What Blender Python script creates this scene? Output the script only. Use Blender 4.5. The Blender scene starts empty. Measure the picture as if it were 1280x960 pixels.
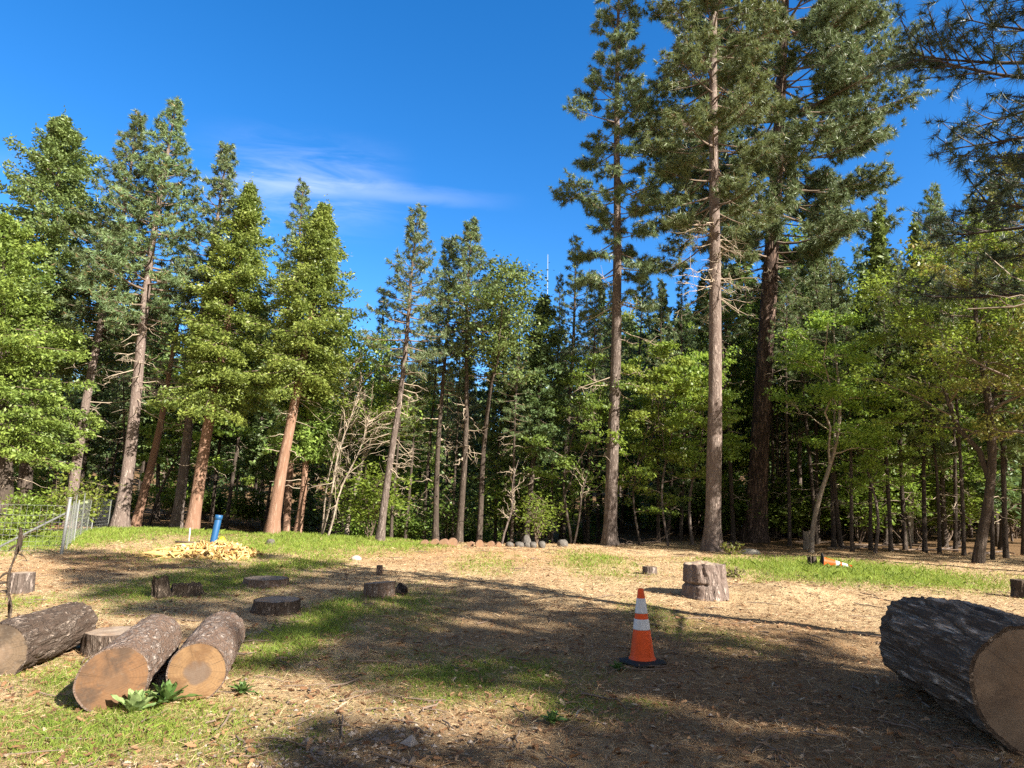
import bpy, math
import numpy as np
from mathutils import Vector, Matrix, Quaternion

SC = bpy.context.scene
COL = SC.collection
R_ = math.radians

# ------------------------------------------------------------------ camera, sky, sun, exposure
CAM_Z, FPX = 1.6, 830.0
PITCH, ROLL = R_(10.2), R_(1.5)
_F = np.array([0, math.cos(PITCH), math.sin(PITCH)])
_U0 = np.array([0, -math.sin(PITCH), math.cos(PITCH)])
_R0 = np.array([1.0, 0, 0])
_R = math.cos(ROLL) * _R0 + math.sin(ROLL) * _U0
_U = math.cos(ROLL) * _U0 - math.sin(ROLL) * _R0
CAM = np.array([0, 0, CAM_Z])

cd = bpy.data.cameras.new('camera')
cam = bpy.data.objects.new('camera', cd)
COL.objects.link(cam)
cd.sensor_width = 36
cd.lens = 36 * FPX / 1280
cd.clip_start = 0.05
cd.clip_end = 3000
cam.matrix_world = Matrix(((_R[0], _U[0], -_F[0], 0), (_R[1], _U[1], -_F[1], 0),
                           (_R[2], _U[2], -_F[2], CAM_Z), (0, 0, 0, 1)))
SC.camera = cam

SUN_EL, SUN_A = R_(33), R_(40)       # elevation; direction to the sun lies SUN_A behind the camera's right
SUND = Vector((math.cos(SUN_EL) * math.cos(SUN_A), -math.cos(SUN_EL) * math.sin(SUN_A), math.sin(SUN_EL)))
sl = bpy.data.lights.new('sun', 'SUN')
sl.energy = 5.0
sl.angle = R_(0.5)
sl.color = (1.0, 0.94, 0.83)
so = bpy.data.objects.new('sun', sl)
COL.objects.link(so)
so.rotation_euler = SUND.to_track_quat('Z', 'Y').to_euler()
so.location = (0, 0, 60)

SC.view_settings.view_transform = 'Standard'
SC.view_settings.look = 'None'
SC.view_settings.gamma = 1
SC.view_settings.exposure = 1.84
SC.render.engine = 'CYCLES'
SC.cycles.max_bounces = 6
SC.cycles.diffuse_bounces = 3
SC.cycles.transmission_bounces = 4
SC.cycles.use_denoising = False


def px_dir(px, py):
    return FPX * _F + (px - 640) * _R + (480 - py) * _U


W = bpy.data.worlds.new('World')
SC.world = W
W.use_nodes = True


class NT:
    def __init__(s, tree):
        s.t = tree
        s.n = tree.nodes
        s.l = tree.links

    def node(s, typ, **kw):
        n = s.n.new(typ)
        for k, v in kw.items():
            if k.startswith('_'):
                setattr(n, k[1:], v)
        return n

    def set(s, n, key, v):
        inp = n.inputs[key]
        if isinstance(v, bpy.types.NodeSocket):
            s.l.new(v, inp)
        else:
            inp.default_value = v

    def math(s, op, a, b=0.0, c=None, clamp=False):
        n = s.n.new('ShaderNodeMath')
        n.operation = op
        n.use_clamp = clamp
        s.set(n, 0, a)
        s.set(n, 1, b)
        if c is not None:
            s.set(n, 2, c)
        return n.outputs[0]

    def mix(s, f, a, b, blend='MIX'):
        n = s.n.new('ShaderNodeMix')
        n.data_type = 'RGBA'
        n.blend_type = blend
        s.set(n, 0, f)
        for k, v in ((6, a), (7, b)):
            if not isinstance(v, bpy.types.NodeSocket) and len(v) == 3:
                v = (*v, 1)
            s.set(n, k, v)
        return n.outputs[2]

    def noise(s, vec, scale, detail=4, rough=0.55, dist=0.0):
        n = s.n.new('ShaderNodeTexNoise')
        if vec is not None:
            s.l.new(vec, n.inputs['Vector'])
        n.inputs['Scale'].default_value = scale
        n.inputs['Detail'].default_value = detail
        n.inputs['Roughness'].default_value = rough
        n.inputs['Distortion'].default_value = dist
        return n.outputs['Fac']

    def voro(s, vec, scale, feature='F1'):
        n = s.n.new('ShaderNodeTexVoronoi')
        n.feature = feature
        s.l.new(vec, n.inputs['Vector'])
        n.inputs['Scale'].default_value = scale
        return n.outputs[0]

    def ramp(s, f, stops):
        n = s.n.new('ShaderNodeValToRGB')
        s.l.new(f, n.inputs[0])
        el = n.color_ramp.elements
        while len(el) < len(stops):
            el.new(0.5)
        for e, (p, c) in zip(el, stops):
            e.position = p
            e.color = (*c, 1) if len(c) == 3 else c
        return n.outputs[0]

    def map(s, f, a, b, c=0.0, d=1.0):
        n = s.n.new('ShaderNodeMapRange')
        s.set(n, 0, f)
        for i, v in enumerate((a, b, c, d)):
            n.inputs[i + 1].default_value = v
        n.interpolation_type = 'SMOOTHSTEP'
        return n.outputs[0]

    def mapping(s, vec, scale=(1, 1, 1)):
        n = s.n.new('ShaderNodeMapping')
        s.l.new(vec, n.inputs['Vector'])
        n.inputs['Scale'].default_value = scale
        return n.outputs[0]


def build_sky():
    k = NT(W.node_tree)
    k.n.clear()
    out = k.n.new('ShaderNodeOutputWorld')
    bg = k.n.new('ShaderNodeBackground')
    bg.inputs['Strength'].default_value = 0.08
    k.l.new(bg.outputs[0], out.inputs[0])
    sky = k.n.new('ShaderNodeTexSky')
    sky.sky_type = 'NISHITA'
    sky.sun_disc = False
    sky.sun_elevation = SUN_EL
    sky.sun_rotation = math.atan2(SUND.x, SUND.y)
    sky.altitude = 900
    sky.air_density = 1.0
    sky.dust_density = 0.6
    sky.ozone_density = 3.0
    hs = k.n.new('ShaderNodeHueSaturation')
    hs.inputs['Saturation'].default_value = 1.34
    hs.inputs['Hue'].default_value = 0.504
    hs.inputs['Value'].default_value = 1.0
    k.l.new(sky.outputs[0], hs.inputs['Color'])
    # one thin cirrus streak, placed by direction
    tc = k.n.new('ShaderNodeTexCoord')
    c0 = Vector(px_dir(455, 238)).normalized()
    tv = (Vector(px_dir(690, 256)).normalized() - Vector(px_dir(330, 226)).normalized()).normalized()
    nv = c0.cross(tv).normalized()

    def dot(v):
        n = k.n.new('ShaderNodeVectorMath')
        n.operation = 'DOT_PRODUCT'
        k.l.new(tc.outputs['Generated'], n.inputs[0])
        n.inputs[1].default_value = v
        return n.outputs['Value']
    # sky greyed and dimmed overhead and behind the camera to neutralise and deepen shade
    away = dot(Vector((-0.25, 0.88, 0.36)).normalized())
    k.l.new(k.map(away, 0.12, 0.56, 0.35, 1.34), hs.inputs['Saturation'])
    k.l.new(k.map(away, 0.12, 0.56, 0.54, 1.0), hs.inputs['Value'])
    u = k.math('SUBTRACT', dot(tv), c0.dot(tv))
    v = dot(nv)
    front = k.math('GREATER_THAN', dot(c0), 0.5)
    comb = k.n.new('ShaderNodeCombineXYZ')
    k.set(comb, 0, k.math('MULTIPLY', u, 3.0))
    k.set(comb, 1, k.math('MULTIPLY', v, 16.0))
    nz = k.noise(comb.outputs[0], 2.2, 6, 0.6, 0.6)
    vv = k.math('ABSOLUTE', k.math('ADD', v, k.math('MULTIPLY', k.math('SUBTRACT', nz, 0.5), 0.03)))
    streak = k.map(vv, 0.0, 0.017, 1, 0)
    ends = k.math('MULTIPLY', k.map(u, -0.22, -0.04, 0.25, 1), k.map(u, 0.02, 0.25, 1, 0))
    body_v = k.map(k.math('ABSOLUTE', k.math('SUBTRACT', k.math('ABSOLUTE', v), 0.0)), 0.01, 0.085, 1, 0)
    body = k.math('MULTIPLY', k.math('MULTIPLY', body_v, k.map(nz, 0.3, 0.75)), k.math('MULTIPLY', k.map(u, -0.24, -0.1), k.map(u, -0.08, 0.09, 1, 0)))
    dens = k.math('MULTIPLY', k.math('ADD', k.math('MULTIPLY', k.math('MULTIPLY', streak, ends), 0.13), k.math('MULTIPLY', body, 0.24)), front, clamp=True)
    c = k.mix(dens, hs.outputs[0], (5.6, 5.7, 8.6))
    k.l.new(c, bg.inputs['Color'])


build_sky()

# ------------------------------------------------------------------ numbers
RNG = np.random.default_rng(7)


def _h(ix, iy, iz):
    n = (ix.astype(np.int64) * 374761393 + iy.astype(np.int64) * 668265263 + iz.astype(np.int64) * 1274126177) & 0xffffffff
    n = ((n ^ (n >> 13)) * 1274126177) & 0xffffffff
    n = (n ^ (n >> 16)) & 0xffffffff
    return n / 4294967295.0


def vnoise(p):
    p = np.asarray(p, float)
    i = np.floor(p)
    f = p - i
    f = f * f * (3 - 2 * f)
    i = i.astype(np.int64)
    r = 0
    for dx in (0, 1):
        for dy in (0, 1):
            for dz in (0, 1):
                w = (f[..., 0] if dx else 1 - f[..., 0]) * (f[..., 1] if dy else 1 - f[..., 1]) * (f[..., 2] if dz else 1 - f[..., 2])
                r = r + w * _h(i[..., 0] + dx, i[..., 1] + dy, i[..., 2] + dz)
    return r


def fbm(p, o=4, g=0.5):
    p = np.asarray(p, float)
    a, s, t = 1.0, 0.0, 0.0
    for k in range(o):
        s = s + a * vnoise(p * 2 ** k + 17.3 * k)
        t += a
        a *= g
    return s / t


def p3(x, y, z=0.0):
    x, y = np.broadcast_arrays(np.asarray(x, float), np.asarray(y, float))
    return np.stack([x, y, np.broadcast_to(np.asarray(z, float), x.shape)], -1)


def sstep(a, b, x):
    t = np.clip((x - a) / (b - a), 0, 1)
    return t * t * (3 - 2 * t)


MOUNDS = []      # (x, y, rx, ry, h) filled below from flat-ground points


def flat(px, py):
    d = px_dir(px, py)
    t = -CAM_Z / d[2]
    return CAM + d * t


def edge_y(x):
    """distance at which the clearing ends and the wood begins"""
    return 27.0 + 2.0 * np.sin(x * 0.21 + 1) + np.where(x > 4, 3.0, 0)


def H(x, y):
    x = np.asarray(x, float)
    y = np.asarray(y, float)
    r = np.hypot(x, y)
    z = (fbm(p3(x * 0.35, y * 0.35, 3.1), 3) - 0.5) * 0.16 * sstep(1.5, 8, r)
    z = z + (fbm(p3(x * 1.7, y * 1.7, 9.1), 3) - 0.5) * 0.07 * sstep(0.8, 3, r)
    # low bank on the left, falling away behind the clearing's centre
    z = z + 0.15 * np.exp(-(((x + 13) / 6) ** 2 + ((y - 27) / 5) ** 2))
    drop = sstep(27.5, 44, y) * np.exp(-((x + 4.5) / 9.0) ** 4)
    z = z - 3.2 * drop
    z = z + 0.02 * np.clip(y - 30, 0, 60) * sstep(2, 14, x)
    hill = sstep(70, 230, y) * 26 * (0.6 + 0.5 * np.sin(x * 0.011 + 1.9))
    z = z + np.where(y > 0, hill, 0)
    for mx, my, rx, ry, h in MOUNDS:
        z = z + h * np.exp(-(((x - mx) / rx) ** 2 + ((y - my) / ry) ** 2))
    return z


m = flat(985, 742)
MOUNDS.append((m[0], m[1], 0.95, 0.7, 0.2))
m = flat(90, 868)
MOUNDS.append((m[0], m[1], 0.7, 0.35, 0.05))


def at(px, py):
    """the point where a line of sight meets the ground"""
    d = px_dir(px, py)
    t = -CAM_Z / d[2] if d[2] < -1e-6 else 1e3
    for _ in range(12):
        p = CAM + d * t
        t = (float(H(p[0], p[1])) - CAM_Z) / d[2]
    return CAM + d * t


def at_dist(px, dist):
    d = px_dir(px, 640)
    x = d[0] / d[1] * dist
    return np.array([x, dist, float(H(x, dist))])


def horizon(px):
    return 480 + (FPX * _F[2] + (px - 640) * _R[2]) / _U[2]


# ------------------------------------------------------------------ meshes
class MB:
    def __init__(s):
        s.v, s.f, s.sz, s.mi, s.n = [], [], [], [], 0

    def add(s, v, f, mi=0):
        v = np.asarray(v, float).reshape(-1, 3)
        f = np.asarray(f, np.int64)
        s.v.append(v)
        s.f.append((f + s.n).ravel())
        s.sz.append(np.full(len(f), f.shape[1], np.int64))
        s.mi.append(np.full(len(f), mi, np.int64))
        s.n += len(v)

    def merge(s, o, dm=0):
        for v, f, z, m_ in zip(o.v, o.f, o.sz, o.mi):
            s.v.append(v)
            s.f.append(f + s.n)
            s.sz.append(z)
            s.mi.append(m_ + dm)
        s.n += o.n

    def build(s, name, mats, parent=None, smooth=True, attrs=None):
        me = bpy.data.meshes.new(name)
        v = np.concatenate(s.v)
        f = np.concatenate(s.f)
        sz = np.concatenate(s.sz)
        me.vertices.add(len(v))
        me.vertices.foreach_set('co', v.ravel())
        me.loops.add(len(f))
        me.loops.foreach_set('vertex_index', f.astype(np.int32))
        me.polygons.add(len(sz))
        st = np.concatenate([[0], np.cumsum(sz)[:-1]])
        me.polygons.foreach_set('loop_start', st.astype(np.int32))
        me.polygons.foreach_set('loop_total', sz.astype(np.int32))
        me.polygons.foreach_set('material_index', np.concatenate(s.mi).astype(np.int32))
        me.polygons.foreach_set('use_smooth', np.full(len(sz), smooth))
        for m_ in (mats if isinstance(mats, (list, tuple)) else [mats]):
            me.materials.append(m_)
        for k, a in (attrs or {}).items():
            at_ = me.attributes.new(k, 'FLOAT', 'POINT')
            at_.data.foreach_set('value', np.asarray(a, np.float32))
        me.update(calc_edges=True)
        me.validate()
        o = bpy.data.objects.new(name, me)
        COL.objects.link(o)
        if parent is not None:
            o.parent = parent
        return o


def nrm(a):
    return a / np.maximum(np.linalg.norm(a, axis=-1, keepdims=True), 1e-9)


def tube(P, R, k=5, cap=False):
    P = np.asarray(P, float)
    R = np.broadcast_to(np.asarray(R, float), (len(P),))
    T = nrm(np.gradient(P, axis=0))
    ref = np.array([0, 0, 1.0]) if abs(T[:, 2].mean()) < 0.8 else np.array([1.0, 0, 0])
    X = nrm(np.cross(T, ref))
    Y = np.cross(T, X)
    a = np.arange(k) * 2 * math.pi / k
    V = P[:, None] + R[:, None, None] * (np.cos(a)[None, :, None] * X[:, None] + np.sin(a)[None, :, None] * Y[:, None])
    n = len(P)
    i = np.arange(n - 1)[:, None] * k + np.arange(k)[None]
    j = np.arange(n - 1)[:, None] * k + (np.arange(k)[None] + 1) % k
    F = np.stack([i, j, j + k, i + k], -1).reshape(-1, 4)
    V = V.reshape(-1, 3)
    return V, F


def add_tube(mb, P, R, k=5, mi=0, cap=True):
    V, F = tube(P, R, k)
    n0 = mb.n
    mb.add(V, F, mi)
    if cap:
        n = len(P)
        for base, rev in ((0, True), ((n - 1) * k, False)):
            idx = np.arange(k) + base
            if rev:
                idx = idx[::-1]
            c = V[idx].mean(0)
            mb.add(np.vstack([V[idx], c]), [[a, (a + 1) % k, k] for a in range(k)], mi)


def add_box(mb, c, s, mi=0, rot=None):
    c = np.asarray(c, float)
    v = np.array([[x, y, z] for x in (-.5, .5) for y in (-.5, .5) for z in (-.5, .5)]) * np.asarray(s, float)
    if rot is not None:
        v = v @ np.asarray(rot, float).T
    mb.add(v + c, [[0, 1, 3, 2], [4, 6, 7, 5], [0, 4, 5, 1], [2, 3, 7, 6], [0, 2, 6, 4], [1, 5, 7, 3]], mi)


def diamonds(mb, C, A, B, mi=0):
    """leaf shaped quads: centre, half-length vector, half-width vector"""
    n = len(C)
    V = np.stack([C - A, C + B - A * 0.1, C + A, C - B - A * 0.1], 1).reshape(-1, 3)
    F = np.arange(n * 4).reshape(-1, 4)
    mb.add(V, F, mi)


def rvec(rng, n):
    return nrm(rng.normal(size=(n, 3)))


def needles(mb, C, D, rng, m=20, L=0.22, w=0.012, spread=0.9, mi=0):
    """starbursts of long needles round shoot tips"""
    n = len(C)
    d = nrm(np.repeat(D, m, 0) * 0.75 + rvec(rng, n * m) * spread)
    l = L * rng.uniform(0.65, 1.1, (n * m, 1))
    c = np.repeat(C, m, 0) + np.repeat(D, m, 0) * rng.uniform(-0.10, 0.04, (n * m, 1))
    s = nrm(np.cross(d, rvec(rng, n * m))) * w
    V = np.stack([c - s, c + s, c + d * l - np.array([0, 0, 0.12]) * l], 1).reshape(-1, 3)
    mb.add(V, np.arange(n * m * 3).reshape(-1, 3), mi)


# ------------------------------------------------------------------ materials
def mat(name):
    m_ = bpy.data.materials.new(name)
    m_.use_nodes = True
    k = NT(m_.node_tree)
    k.n.clear()
    out = k.n.new('ShaderNodeOutputMaterial')
    b = k.n.new('ShaderNodeBsdfPrincipled')
    k.l.new(b.outputs[0], out.inputs[0])
    b.inputs['Roughness'].default_value = 0.8
    b.inputs['Specular IOR Level'].default_value = 0.25
    return m_, k, b, out


def bump(k, b, h, strength=0.5, dist=0.02):
    n = k.n.new('ShaderNodeBump')
    n.inputs['Strength'].default_value = strength
    n.inputs['Distance'].default_value = dist
    k.l.new(h, n.inputs['Height'])
    k.l.new(n.outputs[0], b.inputs['Normal'])


def plain(name, col, rough=0.6, metal=0.0, var=0.15, scale=8, spec=0.3):
    m_, k, b, _ = mat(name)
    tc = k.n.new('ShaderNodeTexCoord')
    n = k.noise(tc.outputs['Object'], scale, 5)
    c = np.array(col)
    cc = k.mix(n, tuple(c * (1 - var)), tuple(np.clip(c * (1 + var), 0, 1)))
    k.l.new(cc, b.inputs['Base Color'])
    b.inputs['Roughness'].default_value = rough
    b.inputs['Metallic'].default_value = metal
    b.inputs['Specular IOR Level'].default_value = spec
    return m_


def leaf_mat(name, c1, c2, tr=0.35, tcol=None, dead=None, rough=0.45, cl=0.9):
    m_, k, b, out = mat(name)
    tc = k.n.new('ShaderNodeTexCoord')
    geo = k.n.new('ShaderNodeNewGeometry')
    oi = k.n.new('ShaderNodeObjectInfo')
    n = k.noise(tc.outputs['Object'], cl, 3, 0.6)
    f = k.math('ADD', k.math('MULTIPLY', geo.outputs['Random Per Island'], 0.45), k.math('MULTIPLY', k.map(n, 0.25, 0.75), 0.55))
    c = k.mix(f, c1, c2)
    if dead:
        c = k.mix(k.math('GREATER_THAN', geo.outputs['Random Per Island'], 1 - dead[0]), c, dead[1])
    hs = k.n.new('ShaderNodeHueSaturation')
    k.set(hs, 'Hue', k.math('ADD', 0.485, k.math('MULTIPLY', oi.outputs['Random'], 0.03)))
    k.set(hs, 'Value', k.math('ADD', 0.82, k.math('MULTIPLY', oi.outputs['Random'], 0.36)))
    k.set(hs, 'Color', c)
    k.l.new(hs.outputs[0], b.inputs['Base Color'])
    b.inputs['Roughness'].default_value = rough
    b.inputs['Specular IOR Level'].default_value = 0.35
    if tr:
        t = k.n.new('ShaderNodeBsdfTranslucent')
        tcl = k.mix(0.65, hs.outputs[0], tcol or c2)
        k.l.new(tcl, t.inputs['Color'])
        mx = k.n.new('ShaderNodeMixShader')
        mx.inputs[0].default_value = tr
        k.l.new(b.outputs[0], mx.inputs[1])
        k.l.new(t.outputs[0], mx.inputs[2])
        k.l.new(mx.outputs[0], out.inputs[0])
    return m_


def bark_mat(name, plate, plate2, furrow, sx=7.0, sz=1.6, bstr=0.8, lichen=None):
    m_, k, b, _ = mat(name)
    tc = k.n.new('ShaderNodeTexCoord')
    o = tc.outputs['Object']
    mp = k.mapping(o, (sx, sx, sz))
    ra = k.noise(mp, 1.0, 5, 0.62, 0.5)
    rb = k.noise(k.mapping(o, (sx * 2.3, sx * 2.3, sz * 2.6)), 1.0, 4, 0.6, 0.3)
    ridge = lambda q: k.math('MULTIPLY', k.math('ABSOLUTE', k.math('SUBTRACT', q, 0.5)), 2.0)
    fur = k.math('MULTIPLY', k.map(ridge(ra), 0.0, 0.24, 0.0, 1), k.map(ridge(rb), 0.0, 0.22, 0.3, 1))
    n1 = k.noise(o, 3.0, 6, 0.65)
    n2 = k.noise(mp, 3.0, 5, 0.7)
    pc = k.mix(n1, plate, plate2)
    pc = k.mix(k.map(n2, 0.35, 0.7, 0, 0.8), pc, tuple(np.array(plate) * 0.45))
    if lichen:
        pc = k.mix(k.map(k.noise(o, 1.3, 4), 0.55, 0.75, 0, 0.6), pc, lichen)
    c = k.mix(fur, furrow, pc)
    k.l.new(c, b.inputs['Base Color'])
    b.inputs['Roughness'].default_value = 0.9
    b.inputs['Specular IOR Level'].default_value = 0.12
    bump(k, b, k.math('ADD', fur, k.math('MULTIPLY', n2, 0.5)), bstr, 0.035)
    return m_


M = {}
M['bark_pine'] = bark_mat('pine_bark_grey', (0.26, 0.205, 0.175), (0.36, 0.295, 0.26), (0.08, 0.06, 0.05))
M['bark_pink'] = bark_mat('pine_bark_pinkish', (0.32, 0.25, 0.21), (0.42, 0.34, 0.295), (0.13, 0.095, 0.08))
M['bark_red'] = bark_mat('bark_reddish', (0.32, 0.195, 0.135), (0.40, 0.265, 0.195), (0.18, 0.10, 0.065), 9, 0.7, 0.5)
M['bark_big'] = bark_mat('old_pine_bark', (0.20, 0.13, 0.10), (0.32, 0.22, 0.17), (0.035, 0.024, 0.02), 4.2, 1.0, 1.0)
M['bark_dark'] = bark_mat('bark_dark', (0.13, 0.10, 0.08), (0.20, 0.155, 0.125), (0.05, 0.038, 0.03))
M['bark_pale'] = bark_mat('bark_pale', (0.40, 0.345, 0.27), (0.52, 0.46, 0.37), (0.17, 0.13, 0.10), 9, 2.0, 0.4)
M['twig'] = plain('twig_wood', (0.16, 0.115, 0.085), 0.9, var=0.4)
M['dead_twig'] = plain('dead_twig_wood', (0.34, 0.27, 0.20), 0.9, var=0.3)
M['pine'] = leaf_mat('pine_needles', (0.06, 0.10, 0.045), (0.215, 0.275, 0.11), 0.3, (0.20, 0.22, 0.07), (0.03, (0.3, 0.19, 0.08)))
M['pine_blue'] = leaf_mat('pine_needles_cool', (0.065, 0.10, 0.045), (0.20, 0.25, 0.11), 0.25, (0.15, 0.19, 0.08), (0.03, (0.26, 0.18, 0.09)))
M['twig_shade'] = plain('shade_darkened_twigs', (0.06, 0.045, 0.038), 0.9, var=0.4)  # twig colour darkened to stand in for shade on the upper right pine
M['pine_shade'] = leaf_mat('shade_darkened_needles', (0.025, 0.04, 0.018), (0.06, 0.08, 0.035), 0.12, (0.06, 0.08, 0.03))  # pine needles with the shade of neighbouring trees put into their colour
M['fir'] = leaf_mat('fir_sprays', (0.05, 0.095, 0.032), (0.225, 0.30, 0.09), 0.3, (0.2, 0.26, 0.05))
M['cedar'] = leaf_mat('cedar_sprays', (0.065, 0.115, 0.026), (0.30, 0.375, 0.075), 0.35, (0.20, 0.28, 0.055))
M['fir_dark'] = leaf_mat('dark_fir_sprays', (0.045, 0.08, 0.03), (0.12, 0.17, 0.06), 0.3, (0.17, 0.23, 0.06))
M['leaf'] = leaf_mat('broad_leaves', (0.09, 0.155, 0.028), (0.26, 0.35, 0.055), 0.42, (0.34, 0.45, 0.06))
M['leaf_yellow'] = leaf_mat('spring_leaves', (0.13, 0.185, 0.03), (0.27, 0.33, 0.06), 0.4, (0.33, 0.38, 0.06))
M['leaf_olive'] = leaf_mat('olive_leaves', (0.11, 0.13, 0.03), (0.25, 0.26, 0.055), 0.42, (0.34, 0.32, 0.07), (0.05, (0.3, 0.2, 0.08)))
M['leaf_dark'] = leaf_mat('understory_leaves', (0.065, 0.11, 0.025), (0.17, 0.23, 0.045), 0.42, (0.26, 0.35, 0.05))
M['far'] = leaf_mat('far_conifer_sprays', (0.06, 0.095, 0.035), (0.13, 0.17, 0.055), 0.2)


# ------------------------------------------------------------------ things
def tag(o, label=None, cat=None, group=None, kind=None):
    for k_, v_ in (('label', label), ('category', cat), ('group', group), ('kind', kind)):
        if v_:
            o[k_] = v_
    return o


def thing(name, label, cat, loc=(0, 0, 0), group=None, rot=None, scale=None):
    o = bpy.data.objects.new(name, None)
    o.empty_display_size = 0.2
    COL.objects.link(o)
    o.location = Vector(loc)
    if rot is not None:
        o.rotation_mode = 'QUATERNION'
        o.rotation_quaternion = rot
    if scale is not None:
        o.scale = scale
    return tag(o, label, cat, group)


def copy_tree(o, loc, rot=None, scale=None, label=None, group=None, parent=None):
    c = o.copy()
    COL.objects.link(c)
    if parent is not None:
        c.parent = parent
    else:
        c.location = Vector(loc)
        if rot is not None:
            c.rotation_mode = 'QUATERNION'
            c.rotation_quaternion = rot
        if scale is not None:
            c.scale = scale
        tag(c, label, None, group)
    for ch in o.children:
        copy_tree(ch, None, parent=c)
    return c


def lean_quat(axis, spin=0.0):
    a = Vector(axis).normalized()
    return Vector((0, 0, 1)).rotation_difference(a) @ Quaternion((0, 0, 1), spin)


# ------------------------------------------------------------------ ground
def blob(x0, y0, x1, y1, s=1.0):
    """soft ground patch, world ellipse spanning the given sight lines"""
    xm, ym = (x0 + x1) / 2, (y0 + y1) / 2
    a, b_, c, d = flat(x0, ym), flat(x1, ym), flat(xm, y0), flat(xm, y1)
    return ((a[0] + b_[0]) / 2, (c[1] + d[1]) / 2, abs(b_[0] - a[0]) / 2, abs(c[1] - d[1]) / 2, s)


GREEN = [blob(270, 662, 510, 694, 1.0), blob(-120, 655, 120, 708, 1.0), blob(130, 712, 330, 762, .75), blob(320, 750, 430, 835, 1.0),
         blob(930, 702, 1185, 729, 1.0), blob(-60, 870, 330, 970, .8), blob(420, 815, 720, 885, .7), blob(300, 690, 420, 725, .6),
         blob(60, 830, 140, 880, .7), blob(440, 735, 560, 790, .5), blob(690, 690, 800, 722, .45), blob(790, 750, 880, 810, .35),
         blob(870, 790, 980, 830, .3), blob(930, 720, 990, 735, .4), blob(560, 690, 660, 720, .3), blob(620, 855, 800, 905, .5),
         blob(180, 660, 330, 676, .9), blob(-100, 740, 60, 780, .6), blob(0, 820, 120, 860, .5), blob(460, 675, 560, 690, .7)]
ORANGE = [blob(0, 686, 215, 726, 1.0), blob(380, 684, 760, 706, .7), blob(740, 770, 1100, 850, .4), blob(560, 840, 1280, 990, .35)]
GRAVEL = [blob(220, 880, 640, 1010, 1.0), blob(0, 930, 300, 1020, .5)]


def field(bl, x, y):
    r = np.zeros(np.shape(x))
    for cx, cy, rx, ry, s in bl:
        q = ((x - cx) / rx) ** 2 + ((y - cy) / ry) ** 2
        r = np.maximum(r, s * np.exp(-q * 0.9))
    return r


def green_at(x, y):
    n = fbm(p3(x * 0.9, y * 0.9, 2.2), 4)
    n2 = fbm(p3(x * 3.1, y * 3.1, 5.2), 3)
    g = field(GREEN, x, y)
    return np.clip(g * (0.55 + 1.3 * n) - 0.08 + (n2 - 0.5) * 1.2 * np.clip(g * 2.2, 0.12, 1), 0, 1)


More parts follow.
